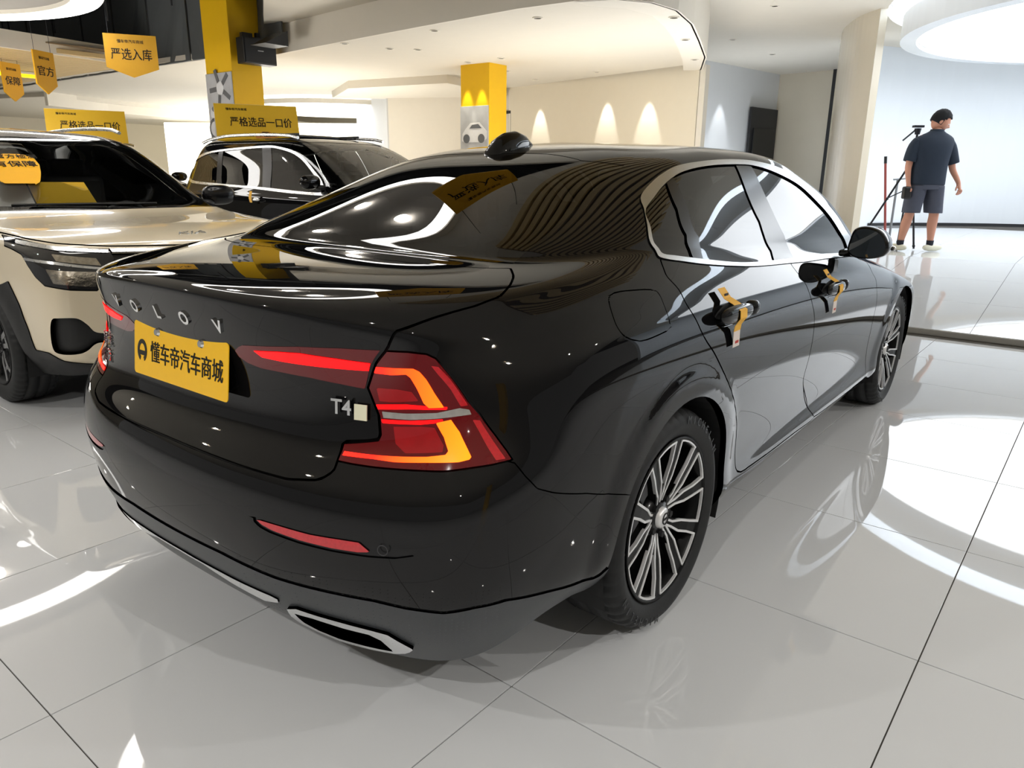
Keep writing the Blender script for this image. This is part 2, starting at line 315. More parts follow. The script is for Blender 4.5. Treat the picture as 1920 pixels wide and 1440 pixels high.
# big ring lights
for (x,y,r,lab) in ((.95,2.9,.98,'large white ring light hanging over the black sedan'),(.45,8.85,2.2,'white ring light at the top left corner of the ceiling')):
    t=thing('ring_light',lab,'ring light',(x,y,3.2),group=None)
    bm=bmesh.new();ring(bm,0,0,r-.02,r+.05+.1*r,-.02,0);obj('diffuser',bm,LITR,t)
    bm=bmesh.new();ring(bm,0,0,r-.04,r+.07+.1*r,0.0,.10);obj('housing',bm,WHITE,t,smooth=False)
    bm=bmesh.new();bmesh.ops.create_cone(bm,cap_ends=True,segments=64,radius1=r-.04,radius2=r-.04,depth=.02,matrix=Matrix.Translation((0,0,.06)));obj('inner_disc',bm,mat('ring_inner_paint',srgb(150,146,140),.8,noise=.03),t)
    for a in (35,155,275):
        bm=bmesh.new();cyl(bm,(r*.55*math.cos(math.radians(a)),r*.55*math.sin(math.radians(a)),.0),(r*.55*math.cos(math.radians(a)),r*.55*math.sin(math.radians(a)),.05),.075);obj('spot_lens',bm,LITD,t)
# ---------------------------------------------------------------- yellow columns with posters
POS=mat('grey_poster_print',srgb(190,192,196),.35,noise=.25,nscale=5);POS2=mat('poster_car_print',srgb(232,233,236),.35,noise=.05);POSD=mat('poster_dark_print',srgb(104,108,114),.35,noise=.1)
for k,(x,y,w,d,zt,lab,pz0,pz1) in enumerate(((4.97,8.87,.7,.52,4.4,'near yellow square column with a loudspeaker and a car poster',.3,2.72),(8.57,6.87,.65,.48,3.12,'far yellow square column lit by two ceiling spots',.3,2.42))):
    t=thing('column',lab,'column',(x,y,0))
    bm=bmesh.new();box(bm,(d/2,w/2,zt/2),(d,w,zt),bev=.008);obj('shaft',bm,YEL,t)
    p0=(pz0+pz1)/2;bm=bmesh.new();box(bm,(-.012,w/2,p0),(.02,w*.98,pz1-pz0),bev=.004);obj('poster',bm,POS,t)
    # printed car and wheel on the poster, raised as thin print
    def pr(c,r,n=24,sx=1,sz=1,m=POS2,off=.026,name='poster_print'):
        bm=bmesh.new();prism(bm,[(w/2+c[0]+r*sx*math.cos(2*math.pi*i/n),c[1]+r*sz*math.sin(2*math.pi*i/n)) for i in range(n)],-off,-.018,'x');return obj(name,bm,m,t)
    if k==0:
        for a in range(5):
            an=a*1.2566+.4;bm=bmesh.new();box(bm,(-.024,w/2-.03+.19*math.sin(an),2.50+.19*math.cos(an)),(.004,.07,.2),Matrix.Rotation(-an,3,'X'));obj('poster_print',bm,POSD,t)
        pr((-.03,2.50),.1);pr((.02,2.14),.27,sz=.5,m=POS2);pr((.04,2.21),.2,sz=.35,m=POSD,off=.028);pr((.2,1.92),.16,m=POSD);pr((.2,1.92),.11,off=.03)
    else:
        car=[(-.28,1.84),(-.27,1.96),(-.2,2.04),(-.08,2.14),(.12,2.15),(.24,2.04),(.29,2.0),(.29,1.88),(.2,1.82),(-.2,1.82)]
        bm=bmesh.new();prism(bm,[(w/2-a,b) for a,b in car],-.026,-.018,'x');obj('poster_print',bm,POS2,t)
        bm=bmesh.new();prism(bm,[(w/2-a,b) for a,b in [(-.1,2.05),(-.04,2.11),(.1,2.12),(.18,2.05)]],-.03,-.018,'x');obj('poster_print',bm,POSD,t)
        pr((.17,1.88),.075,m=POSD,off=.032);pr((-.17,1.88),.075,m=POSD,off=.032);pr((0,1.66),.26,sz=.22,m=POSD)
# loudspeaker on the near column
t=thing('wall_speaker','black box loudspeaker mounted high on the near yellow column','loudspeaker',(5.22,8.76,3.0),-.1)
bm=bmesh.new();box(bm,(.04,-.14,0),(.52,.22,.36),bev=.01);obj('cabinet',bm,BLKP,t)
bm=bmesh.new();box(bm,(.04,-.258,0),(.48,.012,.33),bev=.004);obj('grille',bm,DARK,t)
bm=bmesh.new();box(bm,(-.05,-.03,.2),(.16,.08,.12));box(bm,(.1,-.08,.22),(.06,.06,.1));obj('bracket',bm,BLKP,t)
bm=bmesh.new();box(bm,(.04,-.265,0),(.09,.004,.012));obj('badge_plate',bm,mat('grey_badge',srgb(200,200,200),.4),t)
bm=bmesh.new();prism(bm,[(4.9,3.02),(5.29,3.02),(5.29,3.22)],7.9,8.25,'y') ;tag(obj('cable_cover',bm,DARK),'black wedge shaped cover beside the loudspeaker under the ceiling','cover')
# ---------------------------------------------------------------- downlights
def downlight(x,y,z,lit,lab):
    t=thing('downlight','small dark recessed downlight '+lab,'downlight',(x,y,z),group='recessed downlights')
    bm=bmesh.new();ring(bm,0,0,.045,.062,-.008,.004,20);obj('bezel',bm,WHITE,t)
    bm=bmesh.new();cyl(bm,(0,0,-.003),(0,0,.002),.045,n=20);obj('lens',bm,LITD if lit else LITOFF,t)
for x,y,l in ((5.9,7.4,'at the soffit edge, leftmost of the front row'),(5.9,5.6,'at the soffit edge, second of the front row'),(6.0,4.0,'at the soffit edge, third of the front row'),(6.5,2.46,'at the start of the curved soffit edge'),(7.9,2.98,'in the middle of the curved soffit edge'),(9.6,3.62,'at the beige wall end of the curved soffit edge'),(6.6,7.2,'left one of the pair in the open soffit'),(6.9,6.9,'right one of the pair in the open soffit'),(8.3,6.4,'above the right face of the far yellow column'),(8.35,7.15,'above the lit face of the far yellow column'),(10.6,6.0,'before the right part of the beige wall'),(10.9,7.6,'before the left part of the beige wall'),(9.6,7.3,'between the far column and the beige wall')): downlight(x,y,(3.098 if (x,y) in ((6.6,7.2),(6.9,6.9),(8.3,6.4),(8.35,7.15),(10.6,6.0),(10.9,7.6),(9.6,7.3),(5.9,7.4),(5.9,5.6),(6.0,4.0)) else 3.018),False,l)
for x,y,l in ((10.0,2.6,'in the high ceiling before the beige panel'),(8.0,1.74,'in the high ceiling, nearest the photo top edge'),(12.4,4.2,'in the high ceiling over the passage mouth'),(14.5,4.2,'in the high ceiling deep in the passage')): downlight(x,y,3.718,False,l)
def spot(x,y,z,tx,ty,tz,e,size=40,col=(1,.93,.8)):
    l=bpy.data.lights.new('spot','SPOT');l.energy=e;l.spot_size=math.radians(size);l.spot_blend=.55;l.color=col;l.shadow_soft_size=.02
    o=bpy.data.objects.new('spot_lamp',l);COL.objects.link(o);o.location=(x,y,z);o.rotation_euler=(Vector((tx,ty,tz))-Vector((x,y,z))).to_track_quat('-Z','Y').to_euler()
# wall washers: the scallops on the walls and on the far column
for x,y,tx,ty in ((11.36,8.05,11.62,7.98),(10.95,6.15,11.22,6.1),(10.70,5.15,10.98,5.1)): spot(x,y,3.04,tx,ty,1.9,46,36,(1,.97,.92))
for y in (7.03,7.36): spot(8.40,y,3.04,8.55,y,2.0,30,34,(1,.93,.75))
spot(13.2,15.2,2.9,13.0,14.9,1.0,25,50)
spot(15.2,5.2,3.6,15.25,5.5,1.2,60,40,(.9,.95,1));spot(8.3,21.5,2.9,8.6,21.7,1.4,60,50,(1,.9,.75))
# yellow column further right of the camera, seen only as a reflection in the paint
t=thing('column','yellow square column standing right behind the photographer','column',(-3.6,-8.2,0));bm=bmesh.new();box(bm,(.3,.25,1.7),(.65,.5,3.4),bev=.01);obj('shaft',bm,YEL,t)

def add_fill_light(x,y,z,w,h,es,label,col=(1,.95,.86)):  # added upward fill, hidden behind the cars, brightens ceiling and walls
    t=thing('added_fill_light',label,'added fill light',(x,y,z));bm=bmesh.new();box(bm,(0,0,.10),(w,h,.02));obj('diffuser',bm,mat('up_'+str(round(x*y,1)),(1,1,1),.5,emit=col,es=es),t)
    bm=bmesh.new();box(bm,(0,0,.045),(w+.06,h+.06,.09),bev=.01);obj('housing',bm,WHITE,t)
add_fill_light(8.0,5.0,.0,2.4,2.2,3.0,'added wide fill light on the floor before the beige wall')
add_fill_light(8.2,11.2,.0,2.6,2.6,3.6,'added wide floor fill light behind the near yellow column')
add_fill_light(.6,10.6,.0,2.2,2.2,7,'added wide floor fill light behind the ivory suv')
add_fill_light(7.6,2.2,.20,1.6,1.6,5,'added fill light on the sloping stage behind the sedan',(.95,.97,1))
add_fill_light(14.6,4.4,.34,1.6,1.0,6,'added floor fill light in the passage',(.9,.95,1))
add_fill_light(12.6,19.0,.0,2.4,2.4,7,'added wide floor fill light near the lit shop front')


# lit downlights added out of view around the photographer to brighten the hall
k=0
for x,y,l in ((-3.6,-1.6,'behind the photographer'),(-3.9,1.6,'behind the sedan, to its left'),(-3.6,4.8,'over the rear left aisle'),(-1.2,-4.2,'right of the photographer'),(1.6,-4.6,'beside the sedan rear door'),(4.2,-4.6,'beside the sedan front wheel'),(-3.2,8.4,"left of the ivory suv"),(-6.0,-5.0,'far behind the photographer')):
    t=thing('added_downlight','added bright round ceiling downlight '+l,'downlight',(x,y,3.28))
    bm=bmesh.new();ring(bm,0,0,.07,.095,-.012,.004,24);obj('bezel',bm,WHITE,t);bm=bmesh.new();cyl(bm,(0,0,-.001),(0,0,.01),.07,n=24);obj('lens',bm,LITD,t)
    spot(x,y,3.262,x,y,0,88,150,(1,.97,.93))
bm=bmesh.new();prism(bm,[(-12,-14),(5.3,-14),(5.3,-1.2),(-.2,-1.2),(-2.5,4),(-2.5,6.3),(-2.5,12),(-12,12)],3.3,3.42);struct('ceiling_rear',bm,CEIL)
# control rings of the sedan: each row is a line running round the half body from the rear centre to the front centre
RG = [
[(-0.9,0,0.235),(-0.87,0.3,0.205),(-0.84,0.48,0.2),(-0.79,0.66,0.205),(-0.71,0.78,0.23),(-0.57,0.84,0.285),(-0.42,0.87,0.3),(0,0.865,0.26),(0.42,0.855,0.215),(0.9,0.85,0.205),(1.5,0.85,0.205),(2.1,0.85,0.205),(2.5,0.86,0.21),(2.872,0.865,0.22),(3.25,0.85,0.21),(3.5,0.75,0.2),(3.66,0.45,0.19),(3.7,0,0.19)],
[(-0.975,0,0.3),(-0.965,0.3,0.302),(-0.92,0.5,0.312),(-0.855,0.7,0.325),(-0.77,0.82,0.34),(-0.6,0.88,0.355),(-0.42,0.905,0.355),(0,0.905,0.33),(0.42,0.9,0.285),(0.9,0.895,0.275),(1.5,0.895,0.275),(2.1,0.895,0.275),(2.5,0.9,0.28),(2.872,0.905,0.3),(3.25,0.895,0.3),(3.53,0.78,0.3),(3.7,0.45,0.3),(3.745,0,0.3)],
[(-1.02,0,0.42),(-1.008,0.3,0.42),(-0.965,0.53,0.43),(-0.885,0.735,0.44),(-0.79,0.85,0.44),(-0.62,0.9,0.44),(-0.42,0.918,0.44),(0,0.918,0.43),(0.42,0.895,0.36),(0.9,0.885,0.345),(1.5,0.885,0.345),(2.1,0.888,0.345),(2.5,0.9,0.36),(2.872,0.915,0.4),(3.25,0.905,0.4),(3.55,0.8,0.4),(3.74,0.46,0.4),(3.78,0,0.4)],
[(-1.03,0,0.53),(-1.018,0.3,0.53),(-0.975,0.54,0.53),(-0.895,0.745,0.53),(-0.795,0.86,0.53),(-0.63,0.908,0.53),(-0.42,0.922,0.53),(0,0.922,0.52),(0.42,0.905,0.47),(0.9,0.895,0.455),(1.5,0.895,0.455),(2.1,0.9,0.455),(2.5,0.91,0.47),(2.872,0.92,0.5),(3.25,0.91,0.5),(3.55,0.81,0.5),(3.74,0.46,0.5),(3.79,0,0.5)],
[(-1.022,0,0.62),(-1.01,0.3,0.62),(-0.967,0.54,0.62),(-0.888,0.745,0.62),(-0.79,0.86,0.62),(-0.63,0.91,0.62),(-0.42,0.925,0.62),(0,0.925,0.61),(0.42,0.918,0.58),(0.9,0.912,0.57),(1.5,0.912,0.57),(2.1,0.915,0.57),(2.5,0.92,0.58),(2.872,0.925,0.6),(3.25,0.912,0.59),(3.54,0.81,0.59),(3.73,0.46,0.59),(3.78,0,0.59)],
[(-0.995,0,0.675),(-0.985,0.3,0.675),(-0.945,0.53,0.675),(-0.872,0.725,0.68),(-0.78,0.85,0.69),(-0.62,0.908,0.69),(-0.42,0.925,0.69),(0,0.926,0.69),(0.42,0.923,0.68),(0.9,0.921,0.67),(1.5,0.921,0.67),(2.1,0.921,0.67),(2.5,0.922,0.67),(2.872,0.925,0.68),(3.25,0.91,0.66),(3.52,0.8,0.65),(3.7,0.46,0.65),(3.75,0,0.65)],
[(-0.95,0,0.725),(-0.942,0.3,0.725),(-0.905,0.52,0.725),(-0.845,0.69,0.735),(-0.765,0.82,0.75),(-0.61,0.898,0.76),(-0.42,0.924,0.77),(0,0.926,0.77),(0.42,0.924,0.76),(0.9,0.922,0.76),(1.5,0.92,0.75),(2.1,0.917,0.74),(2.5,0.915,0.735),(2.872,0.91,0.73),(3.2,0.885,0.7),(3.46,0.78,0.68),(3.64,0.46,0.69),(3.69,0,0.69)],
[(-0.935,0,0.79),(-0.925,0.29,0.79),(-0.892,0.5,0.79),(-0.83,0.665,0.8),(-0.75,0.795,0.82),(-0.6,0.885,0.83),(-0.42,0.92,0.84),(0,0.922,0.84),(0.42,0.92,0.84),(0.9,0.916,0.83),(1.5,0.912,0.82),(2.1,0.905,0.8),(2.5,0.895,0.785),(2.872,0.875,0.765),(3.15,0.84,0.735),(3.38,0.73,0.71),(3.55,0.45,0.715),(3.6,0,0.72)],
[(-0.938,0,0.88),(-0.927,0.29,0.88),(-0.89,0.49,0.88),(-0.825,0.65,0.89),(-0.74,0.775,0.9),(-0.59,0.865,0.91),(-0.42,0.902,0.92),(0,0.906,0.92),(0.42,0.904,0.91),(0.9,0.9,0.9),(1.5,0.893,0.885),(2.1,0.88,0.855),(2.5,0.86,0.835),(2.84,0.82,0.81),(3.08,0.74,0.785),(3.26,0.6,0.77),(3.38,0.38,0.775),(3.42,0,0.78)],
[(-0.962,0,0.965),(-0.95,0.29,0.962),(-0.905,0.49,0.958),(-0.83,0.64,0.955),(-0.73,0.755,0.955),(-0.58,0.835,0.96),(-0.42,0.875,0.965),(-0.02,0.882,0.97),(0.42,0.88,0.96),(0.9,0.875,0.945),(1.5,0.868,0.92),(2.1,0.85,0.89),(2.45,0.82,0.87),(2.76,0.76,0.85),(2.96,0.66,0.835),(3.08,0.52,0.83),(3.16,0.32,0.835),(3.18,0,0.84)],
[(-0.978,0,1.025),(-0.962,0.29,1.02),(-0.912,0.49,1.01),(-0.83,0.64,1),(-0.72,0.74,0.998),(-0.57,0.81,1.003),(-0.38,0.852,1.008),(0.02,0.858,1.01),(0.42,0.856,1),(0.9,0.85,0.98),(1.5,0.843,0.95),(2.1,0.82,0.915),(2.38,0.78,0.905),(2.62,0.71,0.895),(2.78,0.6,0.888),(2.88,0.46,0.885),(2.94,0.27,0.89),(2.96,0,0.893)],
[(-0.955,0,1.062),(-0.938,0.29,1.055),(-0.88,0.49,1.042),(-0.79,0.63,1.035),(-0.67,0.72,1.035),(-0.5,0.785,1.04),(-0.3,0.825,1.045),(0.06,0.832,1.045),(0.42,0.832,1.03),(0.9,0.828,1.01),(1.5,0.82,0.975),(2.08,0.795,0.94),(2.32,0.75,0.935),(2.5,0.67,0.935),(2.62,0.56,0.935),(2.7,0.42,0.935),(2.74,0.24,0.94),(2.76,0,0.942)],
[(-0.72,0,1.08),(-0.71,0.3,1.077),(-0.68,0.52,1.07),(-0.62,0.655,1.062),(-0.5,0.745,1.062),(-0.34,0.782,1.068),(-0.14,0.803,1.07),(0.1,0.812,1.07),(0.42,0.813,1.055),(0.9,0.81,1.03),(1.5,0.8,0.995),(2.08,0.785,0.97),(2.29,0.74,0.965),(2.42,0.665,0.97),(2.5,0.55,0.975),(2.57,0.4,0.978),(2.61,0.22,0.98),(2.63,0,0.982)],
[(-0.42,0,1.09),(-0.42,0.3,1.089),(-0.405,0.5,1.09),(-0.37,0.61,1.09),(-0.27,0.7,1.095),(-0.13,0.75,1.102),(0,0.775,1.105),(0.18,0.788,1.1),(0.46,0.79,1.09),(0.9,0.785,1.065),(1.5,0.782,1.04),(2.03,0.78,1.022),(2.25,0.755,1.022),(2.33,0.6732,1.023),(2.41,0.5508,1.028),(2.47,0.3876,1.03),(2.5,0.204,1.032),(2.51,0,1.033)],
[(-0.346,0,1.1324),(-0.346,0.294,1.1302),(-0.332,0.491,1.1272),(-0.296,0.602,1.1238),(-0.204,0.687,1.1234),(-0.074,0.736,1.1286),(0.05,0.76,1.131),(0.224,0.7728,1.127),(0.488,0.775,1.118),(0.91,0.7704,1.096),(1.49,0.7686,1.075),(1.988,0.766,1.0606),(2.198,0.741,1.062),(2.268,0.6589,1.063),(2.344,0.5386,1.0694),(2.4,0.3794,1.0726),(2.428,0.1979,1.0748),(2.438,0,1.0758)],
[(-0.05,0,1.272),(-0.05,0.27,1.265),(-0.04,0.455,1.246),(0,0.57,1.229),(0.06,0.635,1.222),(0.15,0.68,1.22),(0.25,0.7,1.22),(0.4,0.712,1.22),(0.6,0.715,1.215),(0.95,0.712,1.205),(1.45,0.715,1.2),(1.82,0.71,1.2),(1.99,0.685,1.207),(2.02,0.6018,1.208),(2.08,0.4896,1.22),(2.12,0.3468,1.228),(2.14,0.1734,1.231),(2.15,0,1.232)],
[(0.17,0,1.349),(0.17,0.26,1.344),(0.18,0.415,1.33),(0.22,0.515,1.314),(0.28,0.57,1.308),(0.37,0.61,1.31),(0.46,0.628,1.315),(0.58,0.638,1.32),(0.75,0.642,1.325),(1.02,0.643,1.33),(1.33,0.652,1.333),(1.57,0.642,1.318),(1.7,0.612,1.315),(1.71,0.5304,1.326),(1.75,0.4284,1.338),(1.78,0.306,1.345),(1.795,0.153,1.349),(1.8,0,1.35)],
[(0.37,0,1.393),(0.37,0.25,1.39),(0.38,0.38,1.381),(0.41,0.46,1.37),(0.46,0.515,1.366),(0.53,0.545,1.37),(0.62,0.56,1.376),(0.72,0.566,1.382),(0.86,0.575,1.39),(1.02,0.58,1.392),(1.2,0.588,1.393),(1.38,0.585,1.386),(1.49,0.562,1.381),(1.515,0.4794,1.392),(1.53,0.3876,1.4),(1.54,0.2754,1.405),(1.55,0.1377,1.408),(1.55,0,1.41)],
[(0.56,0,1.416),(0.56,0.18,1.415),(0.57,0.28,1.411),(0.6,0.34,1.409),(0.64,0.38,1.408),(0.69,0.4,1.409),(0.74,0.41,1.411),(0.82,0.425,1.415),(0.9,0.428,1.417),(1,0.428,1.418),(1.09,0.425,1.416),(1.16,0.415,1.414),(1.22,0.38,1.413),(1.25,0.32,1.416),(1.265,0.26,1.42),(1.27,0.18,1.422),(1.275,0.09,1.424),(1.28,0,1.424)],
[(0.72,0,1.43),(0.742,0,1.43),(0.765,0,1.43),(0.787,0,1.43),(0.809,0,1.43),(0.832,0,1.43),(0.854,0,1.43),(0.876,0,1.43),(0.899,0,1.43),(0.921,0,1.43),(0.944,0,1.43),(0.966,0,1.43),(0.988,0,1.43),(1.011,0,1.43),(1.033,0,1.43),(1.055,0,1.43),(1.078,0,1.43),(1.1,0,1.43)],
]
def bmat(n, K, lo, hi):
    """rows: samples (K per span) of a uniform cubic B-spline with n controls; lo/hi: 'mirror' or 'end' handled by the caller padding one control each side"""
    m=(n-1)*K+1; M=np.zeros((m,n+2))
    for s in range(m):
        i=min(s//K,n-2); t=s/K-i
        w=[(1-t)**3/6,(3*t**3-6*t*t+4)/6,(-3*t**3+3*t*t+3*t+1)/6,t**3/6]
        M[s,i:i+4]+=w
    return M
def pad(P):   # P rings x stations x 3
    mir=np.array([1,-1,1.])
    a=P[:,1:2]*mir; b=P[:,-2:-1]*mir
    P=np.concatenate([a,P,b],1)
    lo=2*P[:1]-P[1:2]; hi=P[-2:-1]*mir
    return np.concatenate([lo,P,hi],0)
def surface(P,K1,K2,corr=2):
    P=np.array(P,float);C=P.copy()
    m1=bmat(P.shape[0],1,0,0);m2=bmat(P.shape[1],1,0,0)
    for _ in range(corr):
        S=np.einsum('ai,bj,ijk->abk',m1,m2,pad(C)); C=C+.8*(P-S)
        C[:,0,1]=0;C[:,-1,1]=0;C[-1,:,1]=0
    M1=bmat(P.shape[0],K1,0,0);M2=bmat(P.shape[1],K2,0,0)
    S=np.einsum('ai,bj,ijk->abk',M1,M2,pad(C))
    S[:,0,1]=0;S[:,-1,1]=0;S[-1,:,1]=0
    return S
# ---- half-body surface tools: panels are cut out of one smooth surface along outlines given in its own (u,v) coordinates
def catmull(P,closed,n=6):
    P=np.array(P,float);N=len(P);out=[]
    rng=range(N if closed else N-1)
    for i in rng:
        if closed: a,b,c,d=P[i-1],P[i],P[(i+1)%N],P[(i+2)%N]
        else: a,b,c,d=P[max(i-1,0)],P[i],P[i+1],P[min(i+2,N-1)]
        for k in range(n):
            t=k/n
            out.append(.5*((2*b)+(c-a)*t+(2*a-5*b+4*c-d)*t*t+(3*b-a-3*c+d)*t**3))
    if not closed: out.append(P[-1])
    return np.array(out)
def lin(P,closed,n=8):
    P=np.array(P,float);N=len(P);out=[]
    for i in range(N if closed else N-1):
        a,b=P[i],P[(i+1)%N]
        for k in range(n): out.append(a+(b-a)*k/n)
    if not closed: out.append(P[-1])
    return np.array(out)
class Body:
    def __init__(s,RG,K1,K2,feature=None):
        S=surface(RG,K1,K2); n1,n2=S.shape[:2]
        if feature is not None: S=feature(S)
        s.S=S;s.K=(K1,K2)
        du=np.gradient(S,axis=1);dv=np.gradient(S,axis=0)
        N=np.cross(du,dv)
        N[-1]=(0,0,1)
        N/=np.linalg.norm(N,axis=2)[...,None]+1e-12
        if N[n1//3,n2//2,1]<0: N=-N; N[-1]=(0,0,1)
        N[:,0,1]=0;N[:,-1,1]=0;N/=np.linalg.norm(N,axis=2)[...,None]+1e-12
        s.Ng=N
        U=np.stack(np.meshgrid(np.arange(n2)/K2,np.arange(n1)/K1),2)
        s.P=S.reshape(-1,3).copy();s.N=N.reshape(-1,3).copy();s.U=U.reshape(-1,2).copy()
        i,j=np.meshgrid(np.arange(n1-1),np.arange(n2-1),indexing='ij');a=(i*n2+j).ravel();b=a+1;c=a+n2+1;d=a+n2
        s.T=np.concatenate([np.stack([a,b,c],1),np.stack([a,c,d],1)])
        # outward winding for +y half
        t=s.T[np.abs(s.P[s.T[:,0],1])>.3][:1]
        t=s.T;fn=np.cross(s.P[t[:,1]]-s.P[t[:,0]],s.P[t[:,2]]-s.P[t[:,0]])
        if (fn*s.N[t[:,0]]).sum()<0: s.T=s.T[:,::-1].copy()
        s.L=np.zeros(len(s.T),int);s.names=['body']
    def at(s,uv):
        uv=np.atleast_2d(uv);K1,K2=s.K;n1,n2=s.S.shape[:2]
        x=np.clip(uv[:,0]*K2,0,n2-1.001);y=np.clip(uv[:,1]*K1,0,n1-1.001)
        j=x.astype(int);i=y.astype(int);fx=(x-j)[:,None];fy=(y-i)[:,None]
        def f(A): return (A[i,j]*(1-fx)+A[i,j+1]*fx)*(1-fy)+(A[i+1,j]*(1-fx)+A[i+1,j+1]*fx)*fy
        return f(s.S),f(s.Ng)
    def dist(s,uv,closed=True):
        """metric distance of every vertex to the polyline uv; negative inside when closed"""
        Q,_=s.at(uv);n=len(Q)
        A=Q;B=np.roll(Q,-1,0)
        if not closed:A,B=A[:-1],B[:-1]
        lo=Q.min(0)-.08;hi=Q.max(0)+.08
        near=np.all((s.P>lo)&(s.P<hi),1)
        d=np.full(len(s.P),1.);P=s.P[near];dd=np.full(len(P),1.)
        ua=uv;ub=np.roll(uv,-1,0)
        if not closed:ua,ub=ua[:-1],ub[:-1]
        n2=s.S.shape[1];um=(n2-1)/s.K[1]
        for a,b,pa,pb in zip(A,B,ua,ub):
            if (pa[0]<=0 and pb[0]<=0) or (pa[0]>=um and pb[0]>=um): continue
            ab=b-a;t=np.clip(((P-a)@ab)/(ab@ab+1e-12),0,1);q=P-(a+t[:,None]*ab)
            dd=np.minimum(dd,np.sqrt((q*q).sum(1)))
        d[near]=dd
        if closed:
            ul,uh=uv.min(0),uv.max(0)
            c=np.all((s.U>=ul)&(s.U<=uh),1);X=s.U[c];ins=np.zeros(len(X),bool)
            for a,b in zip(uv,np.roll(uv,-1,0)):
                k=(a[1]>X[:,1])!=(b[1]>X[:,1])
                with np.errstate(divide='ignore',invalid='ignore'):
                    xi=(b[0]-a[0])*(X[:,1]-a[1])/(b[1]-a[1])+a[0]
                ins^=k&(X[:,0]<xi)
            I=np.zeros(len(s.P),bool);I[np.where(c)[0][ins]]=True
            d=np.where(I,-d,d)
        return d
    def split(s,f):
        """cut the triangles along f=0; returns f on the new vertex set"""
        f=np.where(np.abs(f)<1e-6,1e-6,f)
        T=s.T;p=f[T]>0;k=p.sum(1);cr=(k==1)|(k==2)
        if not cr.any(): return f
        C=T[cr];p=p[cr];L=s.L[cr];k=p.sum(1)
        odd=np.where(k==1,p.argmax(1),(~p).argmax(1))
        r=np.arange(len(C));a=C[r,odd];b=C[r,(odd+1)%3];c=C[r,(odd+2)%3]
        E=np.concatenate([np.stack([a,b],1),np.stack([a,c],1)]);Es=np.sort(E,1)
        Eu,inv=np.unique(Es,axis=0,return_inverse=True);inv=inv.ravel()
        t=(f[Eu[:,0]]/(f[Eu[:,0]]-f[Eu[:,1]]))[:,None]
        def mixx(A):return A[Eu[:,0]]*(1-t)+A[Eu[:,1]]*t
        n0=len(s.P);s.P=np.concatenate([s.P,mixx(s.P)]);Nn=mixx(s.N);Nn/=np.linalg.norm(Nn,axis=1)[:,None]+1e-12
        s.N=np.concatenate([s.N,Nn]);s.U=np.concatenate([s.U,mixx(s.U)])
        e1=n0+inv[:len(C)];e2=n0+inv[len(C):]
        nt=np.concatenate([np.stack([a,e1,e2],1),np.stack([e1,b,c],1),np.stack([e1,c,e2],1)])
        s.T=np.concatenate([T[~cr],nt]);s.L=np.concatenate([s.L[~cr],L,L,L])
        return np.concatenate([f,np.zeros(len(Eu))])
    def refine(s,u0,u1,v0,v1,k):
        """finer triangles inside a box of the surface coordinates"""
        for ax,lo,hi,K in ((0,u0,u1,s.K[1]),(1,v0,v1,s.K[0])):
            n=int(round((hi-lo)*K*k))
            for i in range(n):
                c=lo+(i+.5)/(K*k)+.00013
                o=1-ax;ol,oh=((v0,v1) if ax==0 else (u0,u1))
                inb=(s.U[:,o]>ol-.13)&(s.U[:,o]<oh+.13)&(np.abs(s.U[:,ax]-c)<.2)
                # only triangles fully inside the band are touched
                f=np.where(inb,s.U[:,ax]-c,1.)
                T=s.T;ok=inb[T].all(1)
                g=s.split_mask(f,ok)
    def split_mask(s,f,ok):
        T=s.T;p=f[T]>0;k=p.sum(1);cr=((k==1)|(k==2))&ok
        if not cr.any(): return
        # neighbours of split edges outside the mask must be split too: allow any triangle whose crossing edges have both ends inside
        keep=s.T[~cr];kl=s.L[~cr];sub=s.T[cr];sl=s.L[cr]
        s.T=sub;s.L=sl;s.split(f);s.T=np.concatenate([keep,s.T]);s.L=np.concatenate([kl,s.L])
    def lab(s,name):
        if name not in s.names:s.names.append(name)
        return s.names.index(name)
    def cut(s,name,f,gap=0,only=None):
        """f: function or array -> faces with f<0 get the label; a gap of that width is removed around the outline"""
        g=f() if callable(f) else f
        if gap:
            n=len(s.P);g2=s.split(g+gap/2)-gap/2
            g3=f() if callable(f) else None
            g=s.split(g3-gap/2)+gap/2
            g=f()
        else:
            s.split(g);g=f()
        m=g[s.T].mean(1)
        ok=np.ones(len(s.T),bool) if only is None else np.isin(s.L,[s.lab(x) for x in only])
        if gap:
            s.L[(m<-gap/2)&ok]=s.lab(name)
            s.L[(np.abs(m)<gap/2)&ok]=s.lab('GAP')
        else: s.L[(m<0)&ok]=s.lab(name)
